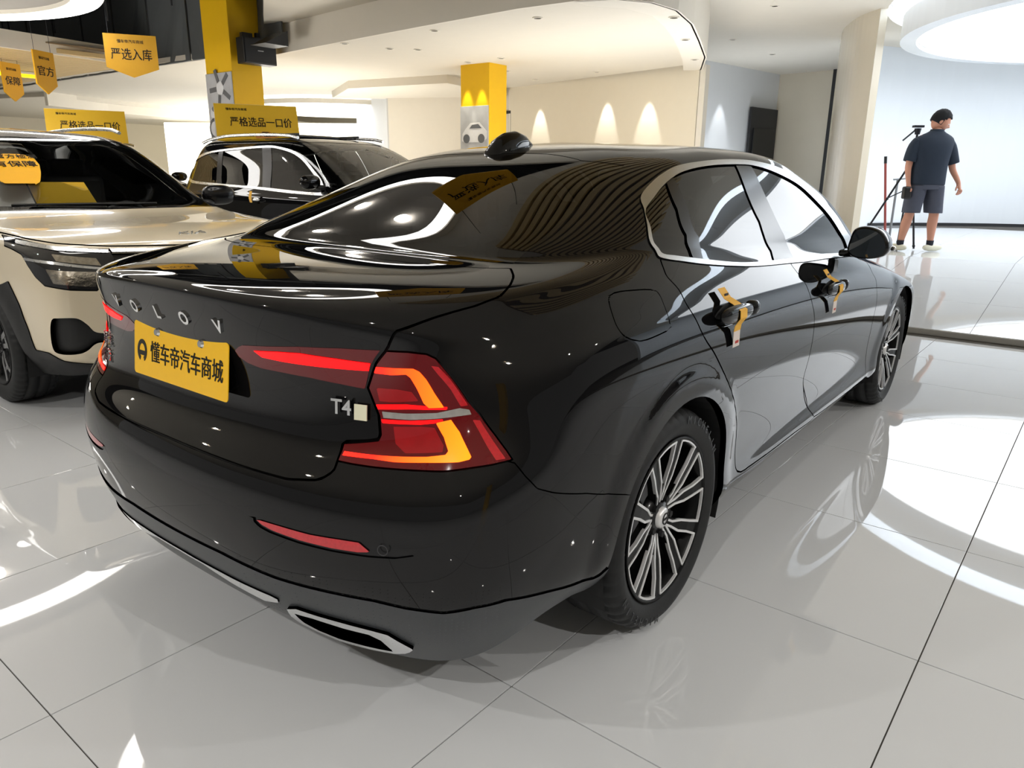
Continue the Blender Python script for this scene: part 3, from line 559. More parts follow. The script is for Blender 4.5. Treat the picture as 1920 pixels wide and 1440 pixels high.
    def piece(s,names,off=0.,flange=0.,mirror=None,both=False,flangeall=True,thick=None):
        """verts, faces, normals of the labelled faces; off: offset along normals; flange: depth of the returned edge"""
        m=np.isin(s.L,[s.names.index(x) for x in names if x in s.names]);T=s.T[m]
        if not len(T): return None
        u,inv=np.unique(T,return_inverse=True);T=inv.reshape(-1,3)
        N=s.N[u];P=s.P[u]+N*off
        V=[P];NN=[N];F=[T]
        if flange:
            e=np.concatenate([T[:,[0,1]],T[:,[1,2]],T[:,[2,0]]]);es=np.sort(e,1)
            _,ix,ct=np.unique(es,axis=0,return_index=True,return_counts=True)
            be=e[ix[ct==1]]
            be=be[~((np.abs(P[be[:,0],1])<1e-6)&(np.abs(P[be[:,1],1])<1e-6))]
            n0=len(P);A=P[be[:,0]];B=P[be[:,1]];A2=A-N[be[:,0]]*flange;B2=B-N[be[:,1]]*flange
            fn=np.cross(A2-A,B-A);fn/=np.linalg.norm(fn,axis=1)[:,None]+1e-12
            fn=-fn
            V.append(np.concatenate([A,B,B2,A2]));NN.append(np.concatenate([fn]*4))
            q=np.arange(len(be));k=len(be)
            F.append(np.concatenate([np.stack([n0+q,n0+3*k+q,n0+2*k+q],1),np.stack([n0+q,n0+2*k+q,n0+k+q],1)]))
        V=np.concatenate(V);NN=np.concatenate(NN);F=np.concatenate(F)
        out=[]
        if both:
            mi=np.array([1,-1,1.]);V2=V*mi;N2=NN*mi;F2=F[:,::-1]+len(V)
            V=np.concatenate([V,V2]);NN=np.concatenate([NN,N2]);F=np.concatenate([F,F2])
        elif mirror:
            mi=np.array([1,-1,1.]);V=V*mi;NN=NN*mi;F=F[:,::-1]
        return V,F,NN
def mesh_obj(name,data,mat,parent=None):
    V,F,N=data
    me=bpy.data.meshes.new(name);me.vertices.add(len(V));me.vertices.foreach_set('co',V.astype(np.float32).ravel())
    me.loops.add(len(F)*3);me.loops.foreach_set('vertex_index',F.astype(np.int32).ravel())
    me.polygons.add(len(F));me.polygons.foreach_set('loop_start',np.arange(0,len(F)*3,3,dtype=np.int32))
    me.polygons.foreach_set('use_smooth',np.ones(len(F),bool))
    me.update(calc_edges=True);me.normals_split_custom_set_from_vertices(N.tolist())
    me.materials.append(mat)
    o=bpy.data.objects.new(name,me);bpy.context.scene.collection.objects.link(o)
    if parent: o.parent=parent
    return o
def suv_rings(P,sx=1.,sy=1.,sz=1.):
    """rings of a tall five-door vehicle from a short table: (x rear, z rear, y side, z side, x front, z front, roundness)"""
    fr=[0,.09,.20,.33,.46,.59,.71,.82,.92];out=[]
    for xr,zr,ys,zsd,xf,zf,q in P:
        r=[]
        for yf,dx in zip((0,.40,.68,.87,.965),(0,.012,.05,.13,.27)): r.append((xr+dx*q,ys*yf,zr+(zsd-zr)*min(1,dx/.3)))
        a=xr+.30*q+.12;b=xf-.42*q
        for k,f in enumerate(fr):
            x=a+(b-a)*f;z=zsd+(zf-zsd)*max(0,(f-.6))*.7;r.append((x,ys*(1 if 0<k<8 else .99),z))
        for yf,dx in zip((.93,.76,.45,0),(.17,.07,.018,0)): r.append((xf-dx*q,ys*yf,zf+(zsd-zf)*min(.72,dx/.3)))
        out.append([(x*sx,y*sy,z*sz) for x,y,z in r])
    x0,x1,z=P[-1][0],P[-1][4],P[-1][1]
    out.append([((x0+.3+(x1-x0-.55)*i/17)*sx,0,(z+.012)*sz) for i in range(18)])
    return out
SUV=[(-.72,.26,.80,.22,3.26,.22,1),(-.82,.34,.855,.32,3.41,.30,1),(-.86,.46,.885,.44,3.455,.42,1),(-.87,.60,.895,.58,3.46,.58,1),(-.865,.72,.898,.70,3.455,.70,1),(-.85,.82,.895,.80,3.44,.80,1),(-.835,.90,.885,.885,3.40,.885,1),(-.82,.98,.872,.94,3.28,.945,1.0),(-.80,1.05,.852,.98,2.98,.995,1.0),(-.78,1.12,.825,1.03,2.42,1.045,.9),(-.70,1.30,.755,1.22,2.02,1.25,.8),(-.60,1.47,.69,1.42,1.66,1.43,.7),(-.50,1.56,.62,1.535,1.40,1.535,.7),(-.30,1.605,.46,1.59,1.12,1.59,.6)]
SUVW=[(a,b*(.985 if i>9 else 1),c*(1.045 if i>8 else 1),d*(.985 if i>9 else 1),e,f*(.985 if i>9 else 1),q) for i,(a,b,c,d,e,f,q) in enumerate(SUV)]
SEDAN_LINES={
'dlo':('c',[(5.086,14.888),(4.675,15.219),(4.746,15.573),(5.101,15.984),(5.827,16.313),(7.35,16.451),(8.853,16.483),(9.716,16.322),(10.616,15.977),(11.018,15.595),(11.104,15.072),(11.257,14.45),(11.279,13.464),(11.583,12.0),(12.064,10.465),(11.119,10.627),(10.283,10.679),(9.709,10.488),(9.241,10.5),(8.806,10.548),(8.398,10.735),(7.721,11.395),(7.173,11.966),(6.758,12.289),(6.414,12.65),(6.016,13.682),(5.62,14.374)]),
'dlo_in':('c',[(5.154,14.859),(5.226,15.214),(5.464,15.608),(6.127,15.993),(7.363,16.192),(8.764,16.239),(9.404,16.137),(10.108,15.782),(10.49,15.483),(10.688,15.008),(10.863,14.395),(10.914,13.231),(11.038,11.64),(10.877,11.369),(10.083,11.522),(9.543,11.216),(9.077,11.062),(8.447,11.169),(7.761,11.889),(7.002,12.435),(6.503,12.778),(6.194,13.564),(5.747,14.366)]),
'quarter_div':('l',[(5.392,15.81),(5.714,15.912),(6.372,15.445),(6.942,14.835),(7.466,13.962),(7.659,11.716),(7.468,11.797),(7.084,14.109),(6.508,14.889)]),
'b_pillar':('l',[(8.67,16.396),(9.198,16.393),(9.251,15.557),(9.338,14.813),(9.424,13.95),(9.428,11.593),(9.307,10.07),(8.946,10.327),(9.068,12.399),(9.011,14.513),(8.853,15.338)]),
'b_gap':('o',[(8.981,16.483),(9.04,15.561),(9.188,14.82),(9.295,13.971),(9.31,12.327),(9.266,10.417),(9.321,8.551),(9.375,7.398),(9.446,6.3),(9.462,5.371),(9.465,4.368),(9.464,3.678),(9.515,3.238),(9.705,2.42),(9.836,1.514)]),
'rear_door':('c',[(6.653,12.581),(6.453,12.791),(6.762,11.785),(6.906,10.823),(7.101,9.561),(7.201,7.672),(7.414,6.569),(7.668,5.321),(7.852,4.468),(8.084,3.233),(8.188,2.214),(8.238,1.572),(8.367,1.289),(8.504,1.283),(9.029,1.142),(9.482,1.083),(9.86,0.972),(9.86,1.426),(9.515,3.238),(9.464,3.678),(9.465,4.368),(9.462,5.371),(9.446,6.3),(9.375,7.398),(9.321,8.551),(9.266,10.417),(9.31,12.327),(9.231,13.98),(8.995,12.42),(8.53,12.026),(7.774,12.259)]),
'front_door':('c',[(9.273,10.479),(9.321,8.551),(9.375,7.398),(9.446,6.3),(9.462,5.371),(9.465,4.368),(9.464,3.678),(9.515,3.238),(9.705,2.42),(9.823,1.438),(9.92,1.092),(10.381,0.934),(11.09,0.837),(11.497,0.906),(11.52,1.742),(11.409,2.613),(11.335,3.146),(11.266,4.261),(11.301,5.213),(11.312,6.421),(11.357,7.236),(11.345,8.182),(11.742,9.862),(11.721,10.889),(10.414,11.924),(9.877,12.143)]),
'fuel_door':('c',[(6.119,10.269),(6.121,10.502),(6.227,10.575),(6.446,10.46),(6.664,10.277),(6.777,9.954),(6.853,9.07),(6.821,8.168),(6.775,8.013),(6.498,7.93),(6.388,8.003),(6.309,8.172),(6.255,8.426),(6.212,9.342)]),
'lamp':('l',[(2.914,8.979),(3.2,8.966),(3.448,8.889),(3.561,8.722),(3.678,8.291),(3.801,7.862),(3.918,7.44),(4.05,7.082),(4.223,6.449),(4.336,5.988),(4.397,5.69),(4.135,5.653),(3.863,5.641),(3.462,5.593),(3.06,5.628),(2.551,5.655),(2.283,5.684),(2.091,5.722),(2.158,6.337),(2.412,6.433),(2.633,6.515),(2.679,6.691),(2.688,7.181),(2.625,7.558),(2.548,7.807),(2.668,8.379),(2.798,8.824)]),
'lamp_led_upper':('l',[(2.694,8.429),(2.979,8.394),(3.233,8.382),(3.314,8.282),(3.393,8.049),(3.48,7.699),(3.591,7.34),(3.385,7.351),(3.318,7.47),(3.251,7.807),(3.176,8.115),(3.125,8.206),(2.926,8.19),(2.699,8.242)]),
'lamp_led_lower':('l',[(3.667,7.03),(3.762,6.693),(3.832,6.231),(3.868,5.958),(3.834,5.888),(3.685,5.838),(3.251,5.862),(2.823,5.856),(2.546,5.914),(2.151,5.927),(2.172,6.079),(2.546,6.051),(2.828,6.041),(3.263,6.039),(3.531,6.082),(3.575,6.186),(3.544,6.586),(3.459,6.98)]),
'lamp_mid_bar_top':('l',[(2.662,7.459),(3.057,7.459),(3.642,7.345),(3.624,7.284),(3.124,7.344),(2.684,7.347)]),
'lamp_mid_clear':('l',[(2.731,7.298),(3.044,7.246),(3.488,7.225),(3.797,7.294),(3.92,7.231),(3.941,7.108),(3.843,7.103),(3.48,7.084),(3.108,7.089),(2.744,7.144)]),
'lamp_mid_bar_low':('l',[(2.712,7.104),(3.106,7.063),(3.552,7.061),(3.562,6.979),(3.249,6.961),(2.721,7.01)]),
'lamp_side_upper':('l',[(3.48,8.463),(3.578,8.421),(3.718,8.018),(3.853,7.543),(3.912,7.337),(3.813,7.33),(3.703,7.767),(3.562,8.173)]),
'lamp_side_lower':('l',[(3.948,6.972),(4.043,6.935),(4.154,6.442),(4.307,5.761),(4.179,5.765),(4.102,6.155),(4.014,6.661)]),
'lamp_ribs_upper':('l',[(2.689,7.852),(2.97,7.815),(3.165,7.746),(3.247,7.526),(2.876,7.513),(2.71,7.536)]),
'lamp_ribs_lower':('l',[(2.861,6.918),(3.246,6.906),(3.429,6.86),(3.522,6.364),(3.493,6.166),(2.977,6.15),(2.861,6.437)]),
'lid_lamp':('l',[(0.869,8.514),(0.932,8.591),(1.731,8.859),(2.314,8.967),(2.83,8.988),(2.73,8.687),(2.649,8.409),(2.534,7.82),(2.214,7.909),(1.798,7.995),(1.398,8.019),(1.099,8.02),(0.926,8.088),(0.821,8.216),(0.795,8.37)]),
'lid_led':('l',[(1.074,8.498),(1.403,8.598),(1.728,8.658),(2.21,8.611),(2.666,8.525),(2.625,8.298),(2.253,8.32),(1.835,8.331),(1.439,8.335),(1.168,8.354)]),
'reflector':('l',[(1.249,3.272),(1.53,3.279),(1.903,3.266),(2.25,3.307),(2.429,3.319),(2.547,3.127),(2.418,3.076),(2.136,3.054),(1.779,3.067),(1.463,3.118),(1.333,3.181)]),
'reflector_trim':('l',[(1.156,3.329),(1.27,3.326),(1.531,3.32),(1.903,3.319),(2.25,3.359),(2.529,3.411),(2.755,3.384),(2.932,3.327),(3.037,3.178),(2.815,3.056),(2.53,2.999),(2.135,2.973),(1.777,2.987),(1.428,3.044),(1.297,3.105)]),
'lid':('l',[(-0.3,12.7),(1.5,12.7),(2.987,12.819),(3.346,12.448),(3.582,12.134),(4.019,11.49),(3.988,11.052),(3.57,10.578),(3.055,9.864),(2.945,9.155),(2.89,8.935),(2.737,8.514),(2.625,8.051),(2.573,7.848),(2.623,7.533),(2.676,7.22),(2.666,6.72),(2.635,6.563),(2.487,6.495),(2.195,6.415),(2.135,6.295),(2.098,5.798),(2.089,5.423),(2.048,5.213),(1.949,4.961),(1.6,4.75),(1.0,4.75),(-0.3,4.8)]),
'rear_glass':('l',[(-0.3,13.06),(1.2,13.06),(1.439,12.938),(2.884,12.968),(2.842,13.342),(2.915,14.142),(2.955,14.604),(2.94,15.284),(3.144,15.967),(3.303,16.401),(2.486,16.397),(1.9,16.316),(0.9,16.55),(-0.3,16.55)]),
'bumper':('l',[(6.218,3.139),(6.13,3.255),(5.657,3.794),(5.032,4.302),(4.735,4.624),(4.551,5.109),(4.419,5.582),(4.183,5.812),(4.0,6.2),(2.3,6.2),(2.0,5.6),(-0.3,5.6),(-0.3,-0.5),(6.6,-0.5),(6.6,2.5)]),
'valance':('l',[(-0.3,2.03),(0.6,2.047),(0.723,2.046),(1.414,1.922),(1.966,1.875),(2.565,1.823),(2.929,1.722),(3.434,1.653),(3.879,1.738),(4.343,1.708),(5.126,1.29),(5.981,0.743),(6.6,1.6),(6.6,-0.5),(-0.3,-0.5)]),
'valance_trim':('l',[(-0.3,1.55),(0.597,1.514),(1.043,1.452),(1.254,1.408),(1.345,1.357),(1.327,1.247),(1.089,1.13),(0.698,1.29),(0.35,1.47),(-0.3,1.49)]),
'exhaust':('l',[(1.429,1.159),(1.587,1.255),(1.862,1.174),(2.194,1.094),(2.513,1.018),(2.705,0.959),(2.82,0.778),(2.991,0.537),(2.886,0.34),(2.688,0.208),(2.316,0.12),(1.75,0.0),(1.417,0.1),(1.373,0.513),(1.387,0.895)]),
'exhaust_hole':('l',[(1.505,1.062),(1.754,1.042),(2.156,0.9),(2.455,0.854),(2.588,0.705),(2.684,0.299),(2.354,0.252),(1.844,0.217),(1.6,0.397),(1.506,0.7)]),
'hood':('l',[(17.3,12.6),(15,12.6),(13.3,12.5),(12.9,11.5),(13.0,10),(13.6,9),(14.8,8.2),(17.3,8.1)]),
'windshield':('c',[(17.3,13.1),(15,13.1),(13.2,13.15),(12.6,13.8),(12.4,15.2),(12.5,16.2),(12.9,16.85),(14,17.0),(17.3,17.05),(18.5,15)]),
'headlamp':('l',[(13.9,6.7),(14.3,7.4),(15.5,7.2),(16.0,6.5),(15.8,5.6),(14.8,5.8)]),
'grille':('l',[(16.3,7.3),(17.3,7.4),(17.3,3.6),(16.3,3.8),(16.1,5.5)]),
}
STICKER=[(15.834, 10.906), (16.252, 10.899), (16.421, 10.774), (16.423, 10.496), (16.331, 10.211), (16.184, 9.903), (15.856, 9.91), (15.435, 9.919)]
WHITE_LINES={
'headlamp':('l',[(13.687,7.488),(14.18,6.973),(14.663,6.58),(15.641,6.231),(15.68,5.591),(15.529,4.59),(15.274,3.981),(14.717,4.112),(14.128,4.331),(13.958,4.754),(13.849,5.319),(13.775,5.959),(13.605,6.302),(13.498,6.459)]),
'lamp_divider':('l',[(13.82,5.772),(14.5,5.571),(15.471,5.119),(15.482,4.999),(14.485,5.421),(13.807,5.608)]),
'lamp_chrome':('l',[(13.859,7.086),(14.654,6.541),(15.632,6.157),(15.608,5.944),(14.598,6.273),(13.781,6.751)]),
'lamp_cell':('l',[(14.436,6.098),(15.374,5.691),(15.433,5.245),(14.506,5.631)]),
'lamp_cell_low':('l',[(14.21,5.185),(15.365,4.91),(15.267,4.164),(14.334,4.45)]),
'chrome_bar':('l',[(15.641,6.231),(16.252,6.055),(17.0,6.0),(17.3,6.05),(17.3,5.8),(16.992,5.831),(16.232,5.841),(15.612,5.978)]),
'grille':('l',[(15.633,5.938),(16.229,5.807),(16.988,5.795),(17.3,5.7),(17.3,4.2),(16.3,4.0),(15.594,4.033),(15.598,5.002)]),
'fog_recess':('c',[(14.128,2.871),(14.297,2.943),(14.727,2.918),(14.947,2.679),(15.088,2.399),(15.311,2.301),(15.453,2.251),(15.427,1.938),(15.197,1.992),(15.035,1.941),(14.835,1.711),(14.606,1.598),(14.138,1.57),(14.009,1.754),(14.037,2.401)]),
'hood':('l',[(13.735,7.693),(14.14,7.229),(14.728,6.82),(15.669,6.423),(16.279,6.283),(17.0,6.125),(17.3,6.3),(17.3,8.85),(16,8.8),(14.6,8.7),(13.4,8.6),(12.9,8.3)]),
'windshield':('c',[(17.3,9.15),(16,9.15),(14.6,9.1),(13.75,9.15),(13.3,9.6),(13.25,10.5),(13.35,11.4),(13.8,11.85),(15,11.95),(17.3,11.95),(18,10.5)]),
'dlo':('c',[(5.6,9.25),(5.35,10),(5.5,11),(6.2,11.75),(8,11.85),(10,11.85),(11.6,11.7),(12.5,11.2),(12.95,10.3),(13.0,9.5),(12.8,9.25),(9,9.25)]),
'rear_glass':('l',[(-0.3,9.2),(2.6,9.2),(2.9,11),(2.6,11.8),(-0.3,11.8)]),
'cladding':('l',[(-0.3,1.6),(4.0,1.6),(5.0,2.6),(6.5,2.6),(7.0,1.5),(11.6,1.5),(12.1,2.8),(12.6,4.0),(13.2,4.0),(13.41,4.334),(13.538,3.301),(13.614,2.356),(13.665,1.563),(13.896,1.562),(14.174,1.245),(14.557,1.143),(15.292,0.872),(17.3,0.95),(17.3,-0.5),(-0.3,-0.5)]),
}
BLACK_LINES={
'dlo':('c',[(4.011,9.31),(3.2,9.625),(3.2,10.25),(4.273,10.934),(5.839,11.219),(8.571,11.462),(11.557,11.612),(12.989,11.333),(13.424,10.832),(13.477,10.084),(13.386,9.403),(12.675,8.455),(11.557,8.313),(9.764,8.852),(7.764,9.077)]),
'dlo_in':('c',[(4.334,9.458),(3.3,9.75),(3.1,10.25),(4.692,10.836),(6.091,11.09),(8.589,11.294),(11.426,11.406),(12.794,11.166),(13.272,10.74),(13.346,10.036),(13.276,9.401),(13.012,8.877),(12.236,8.777),(9.926,9.096),(7.786,9.24)]),
'pillar':('l',[(10.809,11.629),(11.741,11.608),(9.956,8.807),(9.584,8.838)]),
'pillar_rear':('l',[(6.561,11.348),(7.01,11.389),(7.358,8.96),(7.026,8.995)]),
'windshield':('c',[(17.3,9.15),(16,9.15),(14.6,9.1),(13.75,9.15),(13.3,9.6),(13.25,10.5),(13.35,11.4),(13.8,11.85),(15,11.95),(17.3,11.95),(18,10.5)]),
'rear_glass':('l',[(-0.3,9.2),(2.6,9.2),(2.9,11),(2.6,11.8),(-0.3,11.8)]),
}
# ---------------------------------------------------------------- black sedan
PAINT=mat('black_gloss_paint',(.0045,.0045,.005,1),.12,coat=1,coat_r=.008,spec=.0)
PAINT.node_tree.nodes['Principled BSDF'].inputs['Coat IOR'].default_value=1.42
GBLK=mat('gloss_black_trim',(.006,.006,.007,1),.22,coat=.15,coat_r=.1,spec=.3)
WBLK=mat('wheel_black_enamel',(.004,.004,.004,1),.35,spec=.15)
GLASS=tint_glass('dark_tinted_glass',(.055,.06,.06,1))
CLEARG=tint_glass('windshield_glass',(.35,.38,.37,1))
MATB=mat('matte_grey_lower_trim',srgb(52,55,58),.42,noise=.08,nscale=200,coat=.2,coat_r=.3)
REDL=mat('red_lens',(.045,.001,.002,1),.08,coat=1,coat_r=.02,noise=.2,nscale=40,emit=(.5,.004,.01),es=.07,spec=.1)
REDR=mat('red_ribbed_lens',(.14,.004,.006,1),.15,coat=1,coat_r=.02,noise=.3,nscale=30,emit=(.7,.01,.012),es=.13,spec=.1)
LEDR=mat('red_led',(.3,.0,.0,1),.3,coat=.4,emit=(1,.003,.004),es=1.7,spec=.1)
def led_orange():
    m=mat('orange_red_led',(.3,.005,.0,1),.3,coat=.6,spec=.1,emit=(1,.02,.006),es=1.9)
    nt=m.node_tree;b=nt.nodes['Principled BSDF'];tc=nt.nodes.new('ShaderNodeTexCoord');sp=nt.nodes.new('ShaderNodeSeparateXYZ');mr=nt.nodes.new('ShaderNodeMapRange');cr=nt.nodes.new('ShaderNodeValToRGB')
    nt.links.new(tc.outputs['Object'],sp.inputs[0]);nt.links.new(sp.outputs['Y'],mr.inputs[0])
    mr.inputs[1].default_value=.62;mr.inputs[2].default_value=.80;mab=nt.nodes.new('ShaderNodeMath');mab.operation='ABSOLUTE';nt.links.new(sp.outputs['Y'],mab.inputs[0]);nt.links.new(mab.outputs[0],mr.inputs[0])
    cr.color_ramp.elements[0].color=(1,.012,.006,1);cr.color_ramp.elements[1].color=(1,.17,.004,1);nt.links.new(mr.outputs[0],cr.inputs[0]);nt.links.new(cr.outputs[0],b.inputs['Emission Color']);return m
LEDO=led_orange()
REFL=mat('red_reflector',(.35,.006,.01,1),.12,coat=1,noise=.4,nscale=160,emit=(.7,.01,.02),es=.10)
CLRL=mat('clear_lamp_insert',(.62,.60,.56,1),.15,metal=.7,noise=.3,nscale=60,coat=1)
SATIN=mat('satin_window_chrome',(.80,.81,.82),.30,metal=1,rvar=.04,nscale=60)
SILV=mat('machined_alloy',(.86,.86,.86),.38,metal=.55,rvar=.05,nscale=60,noise=.04)
DGR=mat('dark_underside',srgb(14,14,15),.7,noise=.1)
SEAT=mat('dark_seat_leather',srgb(48,46,44),.5,noise=.06)
YCARD=mat('yellow_paper_card',srgb(240,182,60),.6,noise=.04);WCARD=mat('white_card_print',srgb(226,214,206),.6,noise=.04);RPR=mat('red_print',srgb(190,60,50),.6);BPR=mat('black_print',srgb(28,24,18),.55)
def smoothline(k,v): 
    return catmull(v,True,5) if k=='c' else lin(v,True,6)
def arch_feature(wheels,R1=.475,amt=.010,ymin=.6):
    def f(S):
        S=S.copy()
        for wx in wheels:
            r=np.hypot(S[...,0]-wx,S[...,2]-.335);w=np.clip((R1-r)/.06,0,1);w=w*w*(3-2*w)
            S[...,1]+=amt*w*np.clip((np.abs(S[...,1])-ymin)/.1,0,1)
        return S
    return f
car=thing('black_sedan','black sedan seen from its right rear corner with glowing red tail lamps','car',(0,0,0))
B=Body(RG,10,12,arch_feature((0.,2.872)))
LN={k:smoothline(*v) for k,v in SEDAN_LINES.items()}
def arch(wheels,R):
    def f():
        r=np.min([np.hypot(B.P[:,0]-w,B.P[:,2]-.335) for w in wheels],0)-R
        return np.where(np.abs(B.P[:,1])>.55,r,1.)
    return f
B.refine(.7,4.6,5.4,9.1,3);B.refine(0.,4.3,.6,2.2,3);B.refine(1.3,3.7,2.9,4.4,3);B.refine(5.,14.5,12.,17.3,1)
B.cut('ARCH',arch((0.,2.872),.375))
D=lambda k:(lambda:B.dist(LN[k]))
B.cut('trunk_lid',D('lid'),.006,['body'])
B.cut('tail_lamp',D('lamp'),.004,['body'])
B.cut('rear_glass',D('rear_glass'),0,['body'])
B.cut('windshield',D('windshield'),0,['body'])
B.cut('window_frame',D('dlo'),0,['body'])
B.cut('glass',D('dlo_in'),0,['window_frame'])
B.cut('window_divider',D('quarter_div'),0,['glass'])
B.cut('pillar_trim',D('b_pillar'),0,['glass'])
B.cut('rear_door',D('rear_door'),.006,['body'])
B.cut('front_door',D('front_door'),.006,['body'])
B.cut('fuel_door',D('fuel_door'),.0035,['body'])
B.cut('bumper',D('bumper'),.003,['body'])
B.cut('lower_valance',D('valance'),0,['bumper'])
B.cut('valance_trim',D('valance_trim'),0,['lower_valance'])
B.cut('exhaust_trim',D('exhaust'),0,['lower_valance'])
B.cut('exhaust_hole',D('exhaust_hole'),0,['exhaust_trim'])
B.cut('reflector_housing',D('reflector_trim'),0,['bumper'])
B.cut('reflector',D('reflector'),0,['reflector_housing'])
B.cut('lid_lamp',D('lid_lamp'),0,['trunk_lid']);B.cut('lid_light_bar',D('lid_led'),0,['lid_lamp'])
for k in ('lamp_ribs_upper','lamp_ribs_lower'): B.cut('ribbed_reflector',D(k),0,['tail_lamp'])
for k in ('lamp_side_upper','lamp_side_lower'): B.cut('side_reflector',D(k),0,['tail_lamp'])
for k in ('lamp_led_upper','lamp_led_lower'): B.cut('light_guide',D(k),0,['tail_lamp','ribbed_reflector'])
for k in ('lamp_mid_bar_top','lamp_mid_bar_low'): B.cut('light_bar',D(k),0,['tail_lamp','ribbed_reflector'])
B.cut('indicator',D('lamp_mid_clear'),0,['tail_lamp','light_guide'])
B.cut('hood',D('hood'),.005,['body']);B.cut('headlamp',D('headlamp'),.004,['body']);B.cut('grille',D('grille'),.004,['body'])
mesh_obj('body_shell',B.piece(['body'],flange=.02,both=True),PAINT,car)
lid=mesh_obj('trunk_lid',B.piece(['trunk_lid'],flange=.02,both=True),PAINT,car)
bump=mesh_obj('bumper',B.piece(['bumper'],flange=.02,both=True),PAINT,car)
val=mesh_obj('lower_valance',B.piece(['lower_valance'],off=.004,flange=.025,both=True),MATB,car)
mesh_obj('valance_trim',B.piece(['valance_trim'],off=.008,flange=.012,both=True),CHROME,val)
mesh_obj('rear_glass',B.piece(['rear_glass'],off=-.001,both=True),GLASS,car)
mesh_obj('windshield',B.piece(['windshield'],off=-.002,both=True),CLEARG,car)
mesh_obj('hood',B.piece(['hood'],flange=.02,both=True),PAINT,car)
mesh_obj('grille',B.piece(['grille'],off=-.01,both=True),GBLK,car)
cen=B.P[B.T].mean(1)
def relabel(src,name,f):
    m=(B.L==B.names.index(src))&f(cen);B.L[m]=B.lab(name)
relabel('glass','quarter_window',lambda c:(c[:,0]-.10-.62*(1.10-c[:,2])<.045)&(c[:,0]<.45))
i0=B.names.index('window_divider');dx=cen[B.L==i0][:,0].mean()
pz=cen[B.L==B.names.index('pillar_trim')]
relabel('glass','rear_door_window',lambda c:c[:,0]<np.interp(c[:,2],np.sort(pz[:,2]),pz[np.argsort(pz[:,2]),0]))
# the quarter window is whatever lies behind the divider
dv=cen[B.L==i0];o_=np.argsort(dv[:,2])
B.L[np.isin(B.L,[B.names.index('quarter_window')])]=B.names.index('rear_door_window')
relabel('rear_door_window','quarter_window',lambda c:c[:,0]<np.interp(c[:,2],dv[o_,2],dv[o_,0]))
for mir in (True,False):
    f=mesh_obj('window_frame',B.piece(['window_frame'],off=.004,flange=.012,mirror=mir),SATIN,car)
    mesh_obj('pillar_trim',B.piece(['pillar_trim'],off=.000,flange=.01,mirror=mir),GBLK,car)
    mesh_obj('window_divider',B.piece(['window_divider'],off=.001,flange=.01,mirror=mir),GBLK,car)
    for n in ('quarter_window','rear_door_window'): mesh_obj(n,B.piece([n],off=-.004,mirror=mir),GLASS,car)
    mesh_obj('front_door_window',B.piece(['glass'],off=-.004,mirror=mir),GLASS,car)
    for n in ('rear_door','front_door'): mesh_obj(n,B.piece([n],flange=.02,mirror=mir),PAINT,car)
    lamp=mesh_obj('tail_lamp',B.piece(['tail_lamp'],off=.001,flange=.015,mirror=mir),REDL,car);lamp['label']='glowing red tail lamp'
    for n,m_,of in (('ribbed_reflector',REDR,.001),('side_reflector',REFL,.001),('light_guide',LEDO,.003),('light_bar',LEDR,.003),('indicator',CLRL,.003)):
        mesh_obj(n,B.piece([n],off=of,flange=.004,mirror=mir),m_,lamp)
    ll=mesh_obj('lid_lamp',B.piece(['lid_lamp'],off=.001,mirror=mir),REDL,lid);
    ll.parent=car;mesh_obj('lid_light_bar',B.piece(['lid_light_bar'],off=.003,flange=.003,mirror=mir),LEDR,ll)
    e=mesh_obj('exhaust_trim',B.piece(['exhaust_trim'],off=.012,flange=.05,mirror=mir),CHROME,car)
    mesh_obj('exhaust_opening',B.piece(['exhaust_hole'],off=-.045,mirror=mir),DGR,e)
    r=mesh_obj('reflector_housing',B.piece(['reflector_housing'],off=-.004,mirror=mir),GBLK,bump)
    mesh_obj('reflector',B.piece(['reflector'],off=-.001,flange=.006,mirror=mir),REFL,bump)
    mesh_obj('headlamp',B.piece(['headlamp'],off=-.001,flange=.01,mirror=mir),CLRL,car)
mesh_obj('fuel_door',B.piece(['fuel_door'],flange=.015,mirror=True),PAINT,car)
mesh_obj('body_panel',B.piece(['fuel_door'],flange=.0,mirror=False),PAINT,car)
# dark inner shell behind the gaps, wheel wells, floor pan
Bi=Body(RG,3,3);keep=Bi.U[Bi.T][:,:,1].max(1)<13.1
r_=np.min([np.hypot(Bi.P[Bi.T].mean(1)[:,0]-w,Bi.P[Bi.T].mean(1)[:,2]-.335) for w in (0.,2.872)],0);keep&=~((r_<.47)&(np.abs(Bi.P[Bi.T].mean(1)[:,1])>.5))
Bi.L[keep]=Bi.lab('in');mesh_obj('inner_shell',Bi.piece(['in'],off=-.024,both=True),DGR,car)
for wx in (0.,2.872):
    for s in (-1,1):
        bm=bmesh.new();n=30;A=[];Bv=[];Cv=[]
        for i in range(n+1):
            a=math.radians(-20+220*i/n);p=(wx+.378*math.cos(a),.335+.378*math.sin(a))
            A.append(bm.verts.new((p[0],s*.902,p[1])));Bv.append(bm.verts.new((p[0],s*.62,p[1])))
        for i in range(n): bm.faces.new((A[i],A[i+1],Bv[i+1],Bv[i]))
        bm.faces.new(Bv);obj('wheel_well',bm,DGR,car)
bm=bmesh.new();box(bm,(1.4,0,.25),(4.2,1.2,.08));box(bm,(1.43,0,.25),(1.9,1.66,.08));obj('floor_pan',bm,DGR,car)
